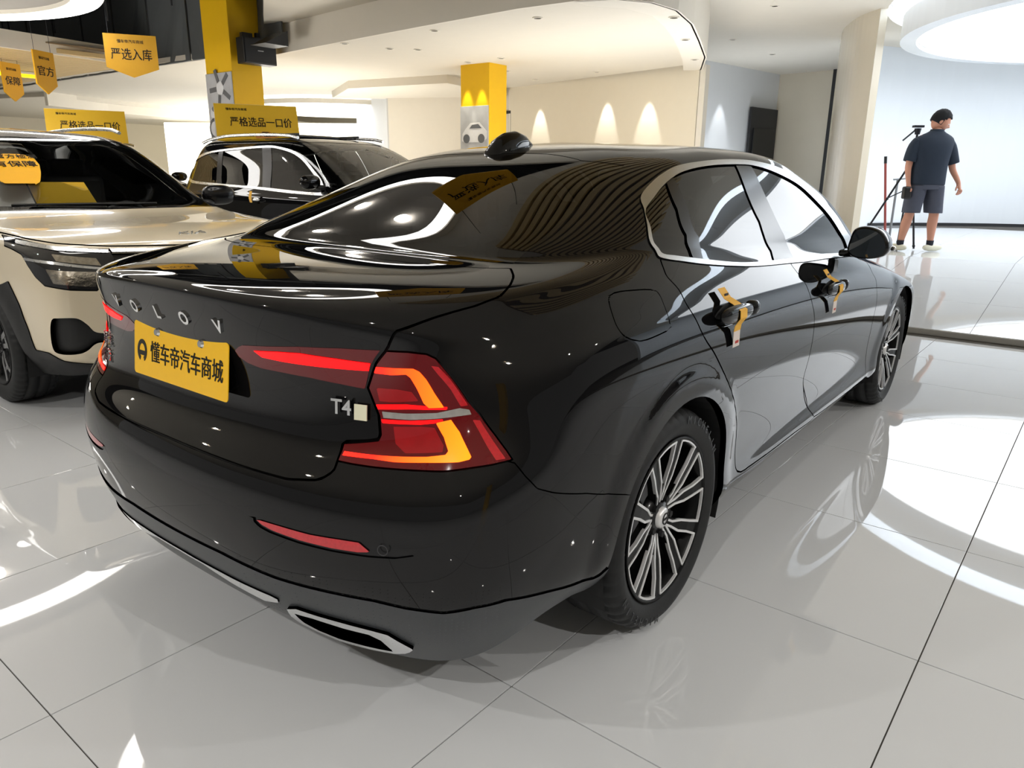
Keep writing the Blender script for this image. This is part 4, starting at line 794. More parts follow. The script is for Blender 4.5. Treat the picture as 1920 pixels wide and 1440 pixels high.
def cabin(parent,x0=.35,x1=1.25,w=.36,z=.35,dash=1.95):
    for x,k in ((x1,2),(x0,3)):
        for j in range(k):
            y=(-w if j==0 else w) if k==2 else (-.42,0,.42)[j]
            bm=bmesh.new();box(bm,(x,y,z+.12),(.50,.46 if k==2 else .40,.16),bev=.04);box(bm,(x-.28,y,z+.45),(.14,.46 if k==2 else .40,.62),Matrix.Identity(3),bev=.05)
            box(bm,(x-.33,y,z+.80),(.09,.26,.16),bev=.035);obj('seat',bm,SEAT,parent,smooth=False)
    bm=bmesh.new();box(bm,(dash,0,.78),(.35,1.3,.26),bev=.06);obj('dashboard',bm,DGR,parent)
    bm=bmesh.new();bmesh.ops.create_circle(bm,segments=24,radius=.18);
    bm.free();tube('steering_wheel',[(dash-.28+.05*math.sin(2*math.pi*i/24),.36+.18*math.cos(2*math.pi*i/24),.9+.17*math.sin(2*math.pi*i/24)) for i in range(24)],.015,DGR,parent,closed=True)
cabin(car)
bm=bmesh.new();box(bm,(-.12,0,1.03),(.5,1.2,.03),bev=.01);obj('parcel_shelf',bm,SEAT,car)
# ---- wheels
def lathe(bm,prof,n,feat=None):
    rows=[]
    for i in range(n):
        a=2*math.pi*i/n;row=[]
        for k,(r,y) in enumerate(prof):
            if feat: r=r+feat(i,k)
            row.append(bm.verts.new((r*math.cos(a),y,r*math.sin(a))))
        rows.append(row)
    for i in range(n):
        a,b=rows[i],rows[(i+1)%n]
        for k in range(len(prof)-1): bm.faces.new((a[k],a[k+1],b[k+1],b[k]))
def arc_text(s,r,a0,da,y,size,m,parent,out=-1):
    for i,ch in enumerate(s):
        if ch==' ':continue
        a=math.radians(a0+da*i);p=(r*math.cos(a),y,r*math.sin(a))
        up_=(math.cos(a),0,math.sin(a));right=Vector(up_).cross(Vector((0,out,0)))
        text('sidewall_letter',ch,size,frame(p,right,(0,out,0)),m,parent,ext=.0006)
def wheel(parent,x,s,kind='sedan',R=.333,rr=.246,w=.235,y0=.905,letters=None,rot=0):
    """s=-1 right side; the outer face points to s*y"""
    e=bpy.data.objects.new('wheel',None);
    o=-1
    hw=w/2
    T=[(rr-.004,-hw+.022),(rr+.008,-hw+.010),(rr+.02,-hw+.004),(R-.045,-hw-.006),(R-.028,-hw-.003),(R-.014,-hw+.008),(R-.006,-hw+.020),(R-.002,-hw+.034),(R,-hw+.05),(R-.008,-hw+.052),(R-.008,-hw+.060),(R,-hw+.062),(R,-.006),(R-.008,-.005),(R-.008,.005),(R,.006),(R,hw-.062),(R-.008,hw-.060),(R-.008,hw-.052),(R,hw-.05),(R-.006,hw-.02),(R-.03,hw),(rr,hw-.02)]
    bm=bmesh.new();lathe(bm,T,192,lambda i,k:(-.006 if (i%4==0 and k in (5,6,7,8,19,20)) else 0))
    tyre=obj('wheel',bm,RUB,parent);tyre.data.polygons.foreach_set('use_smooth',[True]*len(tyre.data.polygons))
    tyre.location=(x,s*(y0-hw),R+.001);
    if s>0: tyre.rotation_euler=(0,0,math.pi)
    # rim barrel
    bm=bmesh.new();lathe(bm,[(rr+.002,-hw+.012),(rr+.006,-hw+.006),(rr-.002,-hw+.005),(rr-.014,-hw+.02),(rr-.022,-hw+.05),(rr-.03,hw-.03),(.05,hw-.03)],96);obj('rim',bm,WBLK if kind=='sedan' else DGR,tyre,smooth=True)
    bm=bmesh.new();lathe(bm,[(.03,-.005),(.155,-.005),(.155,.012),(.03,.012)],48);obj('brake_disc',bm,mat('brake_steel',(.35,.35,.36),.35,metal=1,rvar=.08),tyre)
    yf=-hw+.014
    def bar(bm,P,wd,dep,y):
        # polyline bar in the wheel plane
        P=[Vector((a,b)) for a,b in P];n=len(P);L=[];Q=[]
        for i in range(n):
            t=(P[min(i+1,n-1)]-P[max(i-1,0)]).normalized();nn=Vector((-t.y,t.x))*wd/2;L.append(P[i]+nn);Q.append(P[i]-nn)
        for i in range(n-1):
            q=[L[i],L[i+1],Q[i+1],Q[i]];yy=[y(i),y(i+1),y(i+1),y(i)]
            lo=[bm.verts.new((v.x,h,v.y)) for v,h in zip(q,yy)];hi=[bm.verts.new((v.x,h+dep,v.y)) for v,h in zip(q,yy)]
            bm.faces.new(lo);bm.faces.new(hi[::-1])
            for a in range(4): bm.faces.new((lo[a],lo[(a+1)%4],hi[(a+1)%4],hi[a]))
        bmesh.ops.remove_doubles(bm,verts=bm.verts,dist=1e-6)
    pol=lambda r,a:(r*math.cos(math.radians(a)),r*math.sin(math.radians(a)))
    if kind=='sedan':
        for k in range(5):
            a=90+72*k+rot
            for sg in (-1,1):
                bs=bmesh.new();bb=bmesh.new()
                main=[(.052,8),(.085,11),(.13,14.5),(.18,17),(.239,18)];y=lambda i:yf+[.022,.014,.006,-.001,-.006][i]
                bar(bb,[pol(r,a+sg*q) for r,q in main],.034,.026,lambda i:y(i)+.003)
                for dq,wd in ((-1.25,.0072),(1.25,.0072)):
                    bar(bs,[pol(r,a+sg*q+dq*math.degrees(.0145/r)*(1.15 if r>.2 else (.95 if r>.1 else .45))) for r,q in main],wd,.01,y)
                e=math.degrees(.0145/.244)*1.44
                bar(bs,[pol(.238,a+sg*(18+t)) for t in (e-.6,9,14,18)] if sg>0 else [pol(.238,a-18-t) for t in (e-.6,9,14,18)],.005,.008,lambda i:yf-.007)
                bar(bs,[pol(.238,a+sg*t) for t in (0,6,11,18-e+.6)],.006,.008,lambda i:yf-.007)
                obj('spoke',bb,WBLK,tyre);obj('spoke_face',bs,SILV,tyre)
    else:
        for k in range(5):
            a=90+72*k+rot;bs=bmesh.new()
            for sg in (-1,1):
                bar(bs,[pol(r,a+sg*q) for r,q in ((.05,20),(.11,13),(.17,11),(.225,15))],.026,.02,lambda i:yf+[.02,.008,.003,.0][i])
            bar(bs,[pol(.15,a-11),pol(.15,a+11)],.02,.018,lambda i:yf+.008)
            obj('spoke',bs,mat('two_tone_alloy',(.30,.30,.31),.3,metal=.9,rvar=.1),tyre)
    for k in range(5):
        a=math.radians(126+72*k+rot);bm=bmesh.new();cyl(bm,(.057*math.cos(a),yf+.03,.057*math.sin(a)),(.057*math.cos(a),yf+.012,.057*math.sin(a)),.011,n=6);obj('wheel_nut',bm,DGR,tyre)
    bm=bmesh.new();lathe(bm,[(.0,yf+.004),(.024,yf+.005),(.031,yf+.010),(.034,yf+.03)],32);obj('hub_cap',bm,SILV if kind=='sedan' else GBLK,tyre,smooth=True)
    bm=bmesh.new();lathe(bm,[(.030,yf+.02),(.075,yf+.026),(.08,yf+.05)],32);obj('hub',bm,GBLK,tyre,smooth=True)
    if kind=='sedan' and s<0:
        tube('hub_emblem_ring',[(.017*math.cos(2*math.pi*i/20),yf+.003,.017*math.sin(2*math.pi*i/20)) for i in range(20)],.002,DGR,tyre,closed=True,n=4)
        bm=bmesh.new();cyl(bm,(.012,yf+.003,.012),(.024,yf+.003,.024),.0022,n=6);box(bm,(0,yf+.003,0),(.03,.002,.006));obj('hub_emblem_arrow',bm,DGR,tyre)
    if letters:
        gm=mat('sidewall_lettering',srgb(58,60,62),.5)
        arc_text(letters[0],R-.032,letters[1],-7.0,-hw-.0065,.034,gm,tyre);arc_text(letters[0],R-.032,letters[1]+180,-7.0,-hw-.0065,.034,gm,tyre)
    return tyre
wheel(car,0.,-1,letters=('MICHELIN',78),rot=9);wheel(car,2.872,-1,letters=('MICHELIN',78),rot=21)
wheel(car,0.,1);wheel(car,2.872,1)
# ---- door handles with folded paper cards
def blob(name,c,ax,rad,m,parent,n=14,k=8,pw=2.3):
    """super-ellipsoid shell: ax = three axes vectors"""
    bm=bmesh.new();bmesh.ops.create_uvsphere(bm,u_segments=24,v_segments=14,radius=1)
    for v in bm.verts:
        d=v.co.copy();q=(abs(d.x)**pw+abs(d.y)**pw+abs(d.z)**pw)**(1/pw);d/=q
        v.co=Vector(c)+Vector(ax[0])*d.x*rad[0]+Vector(ax[1])*d.y*rad[1]+Vector(ax[2])*d.z*rad[2]
    return obj(name,bm,m,parent,smooth=True)
def strip(name,pts,w,m,parent,th=.0012,wdir=(1,0,0)):
    bm=bmesh.new();W=Vector(wdir).normalized()*w/2;n=len(pts);P=[Vector(p) for p in pts]
    L=[]
    for i,p in enumerate(P):
        t=(P[min(i+1,n-1)]-P[max(i-1,0)]).normalized();nn=t.cross(Vector(wdir)).normalized()*th/2
        L.append([bm.verts.new(p+W+nn),bm.verts.new(p-W+nn),bm.verts.new(p-W-nn),bm.verts.new(p+W-nn)])
    for i in range(n-1):
        for k in range(4): bm.faces.new((L[i][k],L[i][(k+1)%4],L[i+1][(k+1)%4],L[i+1][k]))
    bm.faces.new(L[0]);bm.faces.new(L[-1][::-1]);return obj(name,bm,m,parent)
for hx,hz,lab in ((.275,.912,'rear'),(1.355,.867,'front')):
    blob('door_handle',(hx+.02,-.935,hz),((1,0,-.03),(0,1,0),(.03,0,1)),(.125,.016,.027),PAINT,car,pw=2.4)
    blob('handle_recess',(hx+.0,-.903,hz-.01),((1,0,0),(0,1,.3),(0,-.3,1)),(.085,.008,.045),DGR,car,pw=2)
    blob('handle_cap',(hx+.175,-.922,hz-.004),((1,0,0),(0,1,0),(0,0,1)),(.030,.022,.024),PAINT,car,pw=2.6)
    strip('handle_trim',[(hx-.08,-.932,hz-.0265),(hx+.02,-.936,hz-.029),(hx+.12,-.932,hz-.026)],.006,CHROME,car,wdir=(0,1,0))
    pts=[(hx-.01,-.888,hz+.075),(hx+.005,-.905,hz+.045),(hx+.015,-.93,hz+.030),(hx+.02,-.9535,hz+.012),(hx+.022,-.9545,hz-.012),(hx+.02,-.94,hz-.035),(hx+.03,-.934,hz-.055),(hx+.035,-.933,hz-.105)]
    c=thing('door_handle_card','yellow and white paper card folded round the %s door handle'%lab,'paper card',(0,0,0),group=None)
    strip('card_strip',pts[:4],.050,YCARD,c);strip('card_middle',pts[3:7],.052,YCARD,c);strip('card_tail',pts[6:],.050,WCARD,c)
    bm=bmesh.new();box(bm,(hx+.036,-.9345,hz-.09),(.024,.0012,.008));obj('card_print',bm,RPR,c)
    bm=bmesh.new();box(bm,(hx+.003,-.9015,hz+.055),(.028,.0012,.008),Matrix.Rotation(-.5,3,'X') if False else None);obj('card_print',bm,BPR,c)
# ---- mirrors
for s in (-1,1):
    bm=bmesh.new()
    ol=[(-.865,.985),(-.87,1.04),(-.885,1.085),(-.93,1.098),(-.985,1.085),(-1.02,1.05),(-1.035,1.01),(-1.02,.975),(-.97,.958),(-.90,.958)]
    secs=[(1.735,.90,0),(1.75,.985,0),(1.78,1.0,0),(1.83,.96,.002),(1.88,.84,.004),(1.915,.6,.006),(1.93,.25,.006)]
    cx_=(-.955,1.02);rows=[]
    fine=[tuple(p) for p in catmull(ol,True,4)]
    for x,k,dz in secs: rows.append([bm.verts.new((x+.12*(y+.87)*-.25,(s*-1)*(cx_[0]+(y-cx_[0])*k),cx_[1]+(z-cx_[1])*k+dz)) for y,z in fine])
    n=len(fine)
    for a,b in zip(rows,rows[1:]):
        for i in range(n): bm.faces.new((a[i],a[(i+1)%n],b[(i+1)%n],b[i]))
    bm.faces.new(rows[-1]);bm.faces.new(rows[0][::-1])
    mh=obj('side_mirror',bm,PAINT,car,smooth=True)
    bm=bmesh.new();prism(bm,[((s*-1)*(cx_[0]+(y-cx_[0])*.86),cx_[1]+(z-cx_[1])*.86) for y,z in fine],1.732,1.737,'x');
    for v in bm.verts: v.co.x+=.12*(abs(v.co.y)-.87)*.25
    obj('mirror_glass',bm,mat('mirror_glass',(.02,.03,.04,1),.01,coat=1,spec=1),mh)
    bm=bmesh.new();box(bm,(1.83,s*.865,.972),(.11,.09,.03),bev=.01);obj('mirror_foot',bm,PAINT,car)
    blob('mirror_indicator',(1.90,s*1.015,1.0),((1,-s*.5,0),(s*.5,1,0),(0,0,1)),(.05,.012,.012),CLRL,mh)
# ---- roof antenna fin
bm=bmesh.new();rows=[]
for x,w,h in ((.258,.030,.004),(.268,.037,.034),(.295,.040,.058),(.34,.038,.068),(.40,.033,.064),(.455,.024,.046),(.50,.010,.014)):
    zb=1.383+.0*(x);zb=float(np.interp(x,[.26,.38,.5],[1.362,1.394,1.410]))
    rows.append([bm.verts.new((x+.0,w*math.cos(a),zb-.004+h*max(0,math.sin(a))**.8)) for a in np.linspace(0,math.pi,11)])
for a,b in zip(rows,rows[1:]):
    for i in range(10): bm.faces.new((a[i],a[i+1],b[i+1],b[i]))
bm.faces.new(rows[0]);bm.faces.new(rows[-1][::-1]);obj('antenna_fin',bm,PAINT,car,smooth=True)
# ---- lettering and badges on the lid
for ch,y,z,xx in (('V',.279,.973,-.953),('O',.168,.972,-.961),('L',.048,.971,-.964),('O',-.074,.971,-.963),('V',-.21,.968,-.957)):
    n=Vector((-.955,.12*y*3,-.29)).normalized()
    text('chrome_letter',ch,.046,frame(Vector((xx,y,z))+n*.001,(0,-1,0),n),CHROME,car,ext=.004,bold=.0012)
text('model_badge','T4',.046,frame(Vector((-.883,-.535,.824))+Vector((-.95,-.3,.08))*.004,(.29,-.95,0),(-.95,-.3,.08)),CHROME,car,ext=.0025,bold=.0008)
bm=bmesh.new();box(bm,(0,0,0),(.030,.034,.003));o=obj('badge_sticker',bm,mat('pale_sticker',srgb(226,224,196),.5),car);o.matrix_basis=frame(Vector((-.868,-.578,.818))+Vector((-.94,-.33,.1))*.004,(.33,-.94,0),(-.94,-.33,.1));
for tx,y,z,xx,nn in (('沃尔沃',.555,.815,-.874,(-.941,.314,.1)),('亚太',.535,.770,-.885,(-.945,.30,.12))):
    n=Vector(nn);text('model_badge',tx,.036,frame(Vector((xx,y,z))+n*.004,(-.30,-.95,0),n),CHROME,car,ext=.003,bold=.0006)
# number plate
pt=thing('number_plate','yellow dealer number plate with black lettering on the black sedan','number plate',(0,0,0))
PX,PZ,PT=-.9535,.8584,.1239
Mp=frame((PX,0,PZ),(0,-1,0),(-math.cos(PT),0,math.sin(PT)*1))
# lean: bottom edge sits further back than the top
Mp=frame((PX,0.0,PZ),(0,-1,0),(-math.cos(PT),0,-math.sin(PT)*-1))
def rrect(w,h,r,n=5):
    o=[]
    for cx0,cy0,a0 in ((w/2-r,h/2-r,0),(-w/2+r,h/2-r,90),(-w/2+r,-h/2+r,180),(w/2-r,-h/2+r,270)):
        for i in range(n+1): a=math.radians(a0+90*i/n);o.append((cx0+r*math.cos(a),cy0+r*math.sin(a)))
    return o
bm=bmesh.new();prism(bm,rrect(.44,.14,.01),-.002,.0);p=obj('plate',bm,mat('yellow_plate',srgb(252,196,10),.42,noise=.03,coat=.2,coat_r=.2),pt);p.matrix_basis=Mp
bm=bmesh.new();prism(bm,rrect(.36,.11,.01),-.02,-.002);p=obj('bracket',bm,DGR,pt);p.matrix_basis=Mp
for sx in (-.10,.105):
    bm=bmesh.new();cyl(bm,(sx,.052,0),(sx,.052,.006),.011,.008,n=16);p=obj('screw',bm,CHROME,pt);p.matrix_basis=Mp
text('plate_lettering','懂车帝汽车商城',.058,Mp@Matrix.Translation((.032,-.006,.0006)),BPR,pt,ext=.0006,heavy=.022,width=.335)
# round emblem to the left of the lettering
pts=[(-.178+.027*math.cos(math.radians(a)),-.004+.030*math.sin(math.radians(a)),.0012) for a in range(-50,231,14)]
bm=bmesh.new()
def arcband(bm,cx0,cy0,r0,r1,a0,a1,z0,z1,sy=1,n=20):
    o=[(cx0+r1*math.cos(math.radians(a0+(a1-a0)*i/n)),cy0+sy*r1*math.sin(math.radians(a0+(a1-a0)*i/n))) for i in range(n+1)]+[(cx0+r0*math.cos(math.radians(a1+(a0-a1)*i/n)),cy0+sy*r0*math.sin(math.radians(a1+(a0-a1)*i/n))) for i in range(n+1)]
    prism(bm,o,z0,z1)
arcband(bm,-.178,-.006,.015,.024,-62,242,.0,.0012,1.25);box(bm,(-.178,-.012,.0006),(.034,.012,.0012));p=obj('emblem',bm,BPR,pt);p.matrix_basis=Mp
# bumper sensor, tow eye cover line
bm=bmesh.new();ring(bm,0,0,.0105,.012,0,.001,20);p=obj('parking_sensor',bm,mat('sensor_edge',srgb(60,60,62),.4),car);p.matrix_basis=frame(Vector((-.922,-.689,.554))+Vector((-.916,-.4,.027))*.003,(.4,-.916,0),(-.916,-.4,.027))
# ---------------------------------------------------------------- the two tall vehicles
GBLK2=mat('black_roof_paint',(.02,.016,.014,1),.15,coat=1,coat_r=.01,noise=.05)
WSG=tint_glass('clear_windshield',(.92,.94,.93,1))
IVORY=mat('ivory_pearl_paint',srgb(226,212,184),.25,coat=1,coat_r=.01,noise=.01,nscale=3,spec=.4)
CLAD=mat('black_cladding',srgb(24,24,24),.5,noise=.1,nscale=120)
LENS=mat('smoked_lamp_lens',(.012,.012,.013,1),.05,coat=1,coat_r=.01)
LCELL=mat('lamp_chrome_cells',(.55,.50,.42),.18,metal=1,noise=.6,nscale=45,bump=.9)
ALU=mat('satin_aluminium',(.72,.72,.71),.28,metal=1,rvar=.05,nscale=40)
def suv(kind,root,RG,LN,paint,K=(8,10)):
    global B
    B=Body(RG,K[0],K[1],arch_feature((0.,WB),R1=.50,amt=.014));L={k:smoothline(*v) for k,v in LN.items()};D=lambda k:(lambda:B.dist(L[k]))
    if kind=='white': B.refine(13.4,15.8,1.4,7.6,2)
    B.cut('ARCH',arch((0.,WB),.375))
    B.cut('window_frame' if kind=='black' else 'side_window',D('dlo'),0,['body'])
    if kind=='black':
        B.cut('side_window',D('dlo_in'),0,['window_frame']);B.cut('pillar_trim',D('pillar'),0,['side_window']);B.cut('rear_pillar_trim',D('pillar_rear'),0,['side_window'])
    B.cut('windshield',D('windshield'),0,['body']);B.cut('rear_glass',D('rear_glass'),0,['body'])
    if kind=='white':
        B.cut('headlamp',D('headlamp'),.006,['body']);B.cut('hood',D('hood'),.007,['body'])
        B.cut('chrome_bar',D('chrome_bar'),0,['body']);B.cut('grille',D('grille'),0,['body']);B.cut('fog_recess',D('fog_recess'),0,['body'])
        B.cut('cladding',D('cladding'),0,['body'])
        for k,n in (('lamp_cell','lamp_cell'),('lamp_cell_low','lamp_cell'),('lamp_divider','lamp_trim'),('lamp_chrome','lamp_trim')): B.cut(n,D(k),0,['headlamp'])
    if kind=='white':
        B.cut('upper_body',lambda:9.04-B.U[:,1],0,['body']);mesh_obj('upper_body',B.piece(['upper_body'],both=True),GBLK2,root)
        q,n=B.at((17.0,7.05));text('hood_emblem','KIA',.055,frame(Vector(q[0])+Vector(n[0])*.006,(0,1,0),n[0]),ALU,root,ext=.003,width=.17,shear=.3)
        B.cut('sticker',lambda:B.dist(lin(STICKER,True,5)),0,['windshield'])
        st=mesh_obj('windshield_sticker',B.piece(['sticker'],off=.004,flange=.003),mat('yellow_sticker',srgb(250,184,16),.5,noise=.03),None)
        st.matrix_world=Matrix.Translation((.47,5.71,0))@Matrix.Rotation(-math.pi/2,4,'Z');B_=B
        V=np.array([v.co[:] for v in st.data.vertices]);V[:,1]*=-1
        st.data.vertices.foreach_set('co',V.ravel().astype(np.float32));st.data.flip_normals();st.data.update()
        tag(st,'large yellow rounded sticker with chinese lettering on the ivory suv windshield','sticker')
        for tx,uv,sz in (('官方检测',(16.10,10.78),.062),('有保障',(15.98,10.50),.085)):
            q,n=B.at(uv);q2,_=B.at((uv[0]+.3,uv[1]));p=q[0]*[1,-1,1];nn=n[0]*[1,-1,1];xd=(q2[0]*[1,-1,1]-p)
            text('sticker_lettering',tx,sz,frame(Vector(p)+Vector(nn)*.006,xd,nn),BPR,st,ext=.0006,heavy=.02)
    mesh_obj('body_shell',B.piece(['body'],flange=.02,both=True),paint,root)
    mesh_obj('windshield',B.piece(['windshield'],off=-.003,both=True),WSG,root)
    mesh_obj('rear_glass',B.piece(['rear_glass'],off=-.003,both=True),GLASS,root)
    if kind=='white':
        mesh_obj('hood',B.piece(['hood'],off=.004,flange=.02,both=True),paint,root)
        mesh_obj('chrome_bar',B.piece(['chrome_bar'],off=.008,flange=.01,both=True),ALU,root)
        mesh_obj('grille',B.piece(['grille'],off=-.012,both=True),CLAD,root)
        mesh_obj('lower_cladding',B.piece(['cladding'],off=.006,flange=.02,both=True),CLAD,root)
    for m in (True,False):
        mesh_obj('side_window',B.piece(['side_window'],off=-.003,mirror=m),GLASS,root)
        if kind=='black':
            mesh_obj('window_frame',B.piece(['window_frame'],off=.005,flange=.01,mirror=m),ALU,root);mesh_obj('pillar_trim',B.piece(['pillar_trim'],off=.002,mirror=m),GBLK,root);mesh_obj('rear_pillar_trim',B.piece(['rear_pillar_trim'],off=.002,mirror=m),GBLK,root)
        else:
            h=mesh_obj('headlamp',B.piece(['headlamp'],off=.002,flange=.01,mirror=m),LENS,root)
            mesh_obj('lamp_reflector',B.piece(['lamp_cell'],off=.001,mirror=m),LCELL,h);mesh_obj('lamp_trim',B.piece(['lamp_trim'],off=.006,flange=.004,mirror=m),ALU,h)
            mesh_obj('fog_lamp_recess',B.piece(['fog_recess'],off=-.03,mirror=m),CLAD,root)
    Bi=Body(RG,3,3);c=Bi.P[Bi.T].mean(1);keep=Bi.U[Bi.T][:,:,1].max(1)<9.0
    r_=np.min([np.hypot(c[:,0]-w,c[:,2]-.335) for w in (0.,WB)],0);keep&=~((r_<.48)&(np.abs(c[:,1])>.5));Bi.L[keep]=Bi.lab('in');mesh_obj('inner_shell',Bi.piece(['in'],off=-.035,both=True),DGR,root)
    for wx in (0.,WB):
        for s in (-1,1):
            bm=bmesh.new();n=24;A=[];V=[]
            for i in range(n+1):
                a=math.radians(-20+220*i/n);A.append(bm.verts.new((wx+.385*math.cos(a),s*.86,.335+.385*math.sin(a))));V.append(bm.verts.new((wx+.385*math.cos(a),s*.55,.335+.385*math.sin(a))))
            for i in range(n): bm.faces.new((A[i],A[i+1],V[i+1],V[i]))
            bm.faces.new(V);obj('wheel_well',bm,DGR,root)
            wheel(root,wx,s,kind='suv',R=.335,rr=.222,w=.225,y0=.89,rot=0)
    bm=bmesh.new();box(bm,(1.3,0,.28),(3.6,1.1,.08));obj('floor_pan',bm,DGR,root)
def mirror_on(root,x,y,z,s,paint):
    m_=blob('side_mirror',(x,s*y,z),((1,s*-.15,0),(s*.15,1,0),(0,0,1)),(.075,.125,.075),paint,root,pw=2.6)
    blob('mirror_base',(x+.02,s*(y-.12),z-.06),((1,0,0),(0,1,0),(0,0,1)),(.06,.06,.03),BLKP,root)
    return m_
WB=2.62
white=thing('ivory_suv','ivory white suv facing the camera with yellow cards behind its windshield','car',(.47,5.71,0),-math.pi/2)
suv('white',white,suv_rings(SUVW),WHITE_LINES,IVORY)
cabin(white,x0=.35,x1=1.2,z=.5,dash=2.0)
for s in (-1,1):
    mirror_on(white,1.98,.98,1.12,s,GBLK)
    tube('roof_rail',[(x,s*.60,1.575+.045*math.sin(math.pi*min(1,max(0,(x-(-.2))/1.5)))**.4) for x in np.linspace(-.2,1.3,14)],.014,ALU,white)
    strip('wiper',[(2.33,s*.05+.25,1.085),(2.30,s*.05-.15,1.09),(2.25,s*.05-.5,1.09)],.018,BLKP,white,th=.008,wdir=(1,0,.4))
# fog lamp inside the recess
for s in (-1,1):
    bm=bmesh.new();cyl(bm,(3.25,s*.70,.50),(3.29,s*.70,.50),.035,n=20);obj('fog_lamp',bm,LENS,white)
# black dark roof skin panel of the two tone body
t=thing('windshield_card','yellow and white price card standing behind the ivory suv windshield','price card',(0,0,0))
def onray(px,py,depth):
    d=_f+_r*((px-960)/1388.95)+_u*((720-py)/1388.95);return Vector((-1.8565,-1.7442,1.3101))+d*depth
def quad(name,c4,m,parent,th=.004):
    bm=bmesh.new();P=[Vector(p) for p in c4];n=(P[1]-P[0]).cross(P[2]-P[0]).normalized()*th
    a=[bm.verts.new(p) for p in P];b=[bm.verts.new(p-n) for p in P];bm.faces.new(a);bm.faces.new(b[::-1])
    for i in range(4): bm.faces.new((a[i],b[i],b[(i+1)%4],a[(i+1)%4]))
    return obj(name,bm,m,parent)
YC2=mat('yellow_board',srgb(236,190,40),.5,noise=.03,emit=srgb(236,190,40),es=.0)
WPAP=mat('white_sheet',srgb(240,240,242),.6,noise=.02)
quad('yellow_cover',((.16,3.72,1.07),(.46,3.55,1.08),(.42,3.62,1.22),(.14,3.79,1.22)),YC2,t)
quad('white_sheet',((-.16,3.85,1.07),(.15,3.72,1.07),(.13,3.79,1.22),(-.17,3.92,1.22)),WPAP,t)
# black suv
black=thing('black_suv','black suv with silver window trim parked beyond the ivory suv','car',(4.36,7.2,0),-math.pi/2)
WB=2.95
suv('black',black,suv_rings(SUV,1.15,1.08,1.06),BLACK_LINES,PAINT)
cabin(black,x0=.5,x1=1.5,z=.55,dash=2.35)
for s in (-1,1):
    mirror_on(black,2.15,1.02,1.19,s,PAINT)
    tube('roof_rail',[(x,s*.655,1.672+.05*math.sin(math.pi*min(1,max(0,(x+.5)/2.0)))**.45-.03*max(0,(-x)/.5)) for x in np.linspace(-.5,1.5,16)],.019,ALU,black)
    blob('door_handle',(1.05,s*.985,.98),((1,0,0),(0,1,0),(0,0,1)),(.10,.018,.022),ALU,black)
c=thing('door_handle_card','small orange card tucked into the black suv door handle','paper card',(4.36-.995,7.2-1.0,1.0))
strip('card_strip',[(0,0,.07),(-.012,0,.03),(-.02,0,-.01),(-.01,0,-.06)],.05,YCARD,c,wdir=(0,1,0))
bm=bmesh.new();box(bm,(.92,0,1.722),(.62,.9,.02),Matrix.Rotation(.07,3,'Y'),bev=.006);obj('sunroof_panel',bm,GLASS,black)
bm=bmesh.new()
for y in (-.46,.46): box(bm,(.92,y,1.722),(.66,.03,.03),Matrix.Rotation(.07,3,'Y') if False else None)
obj('sunroof_frame',bm,BLKP,black)
quad('door_sill_card',((4.36+.2,4.62,1.16),(4.36+.48,4.50,1.16),(4.36+.5,4.62,1.26),(4.36+.22,4.74,1.26)),WPAP,thing('windshield_card','pale card lying behind the black suv windshield','price card',(0,0,.04)))
# A-frame price boards on the vehicle roofs
def aboard(name,label,o,rz,w,h,spread,lines,roof):
    t=thing(name,label,'sign board',o,rz)
    M=frame((0,-spread/2,0),(1,0,0),(0,-math.cos(.42),math.sin(.42)))
    y1=-spread/2;a=math.atan2(spread/2,h)
    bm=bmesh.new();P=[(-w/2,y1,0),(w/2,y1,0),(w/2,-.005,h),(-w/2,-.005,h)]
    v=[bm.verts.new(p) for p in P];q=[bm.verts.new((p[0],p[1]+.012,p[2]-.002)) for p in P];bm.faces.new(v);bm.faces.new(q[::-1])
    for i in range(4): bm.faces.new((v[i],q[i],q[(i+1)%4],v[(i+1)%4]))
    obj('front_board',bm,YC2,t)
    bm=bmesh.new();P=[(w/2,-y1,0),(-w/2,-y1,0),(-w/2,.005,h),(w/2,.005,h)];v=[bm.verts.new(p) for p in P];q=[bm.verts.new((p[0],p[1]-.012,p[2]-.002)) for p in P];bm.faces.new(v);bm.faces.new(q[::-1])
    for i in range(4): bm.faces.new((v[i],q[i],q[(i+1)%4],v[(i+1)%4]))
    obj('back_board',bm,WPAP,t)
    M=frame((0,(y1-.005)/2-.002,h/2),(1,0,0),(0,-math.cos(a),math.sin(a)))
    for s_,dx,dy,sz,wd in lines: text('board_lettering',s_,sz,M@Matrix.Translation((dx,dy,.002)),BPR,t,ext=.0006,heavy=.025,width=wd)
    return t,M
ab,Mb=aboard('roof_sign','yellow tent shaped price board on the black suv roof','0',0,1,1,1,[],0) if False else (None,None)
t1,Mb=aboard('roof_sign','yellow tent shaped price board on the black suv roof',(4.75,8.02,1.70),math.radians(-28),1.12,.50,.42,[('严格选品一口价',.05,.00,.15,.84),('懂车帝汽车商城',-.27,.19,.04,.28)],1.7)
for pts,m_ in ((( (-.10,-.235),(.30,-.235),(.32,-.19),(.24,-.17),(.16,-.125),(.02,-.125),(-.04,-.17),(-.12,-.19)),mat('printed_car_orange',srgb(216,140,70),.6)),(((-.02,-.165),(.03,-.132),(.14,-.132),(.2,-.165)),BPR)):
    bm=bmesh.new();prism(bm,[(a*.7+.03,b) for a,b in pts],.001,.0035 if m_ is BPR else .002);o=obj('board_print',bm,m_,t1);o.matrix_basis=Mb
t2,Mb2=aboard('roof_sign','yellow tent shaped price board behind the ivory suv roof',(3.85,11.3,1.70),math.radians(-24),1.12,.50,.42,[('严格选品一口价',.05,.00,.15,.84),('懂车帝汽车商城',-.27,.19,.04,.28)],1.7)
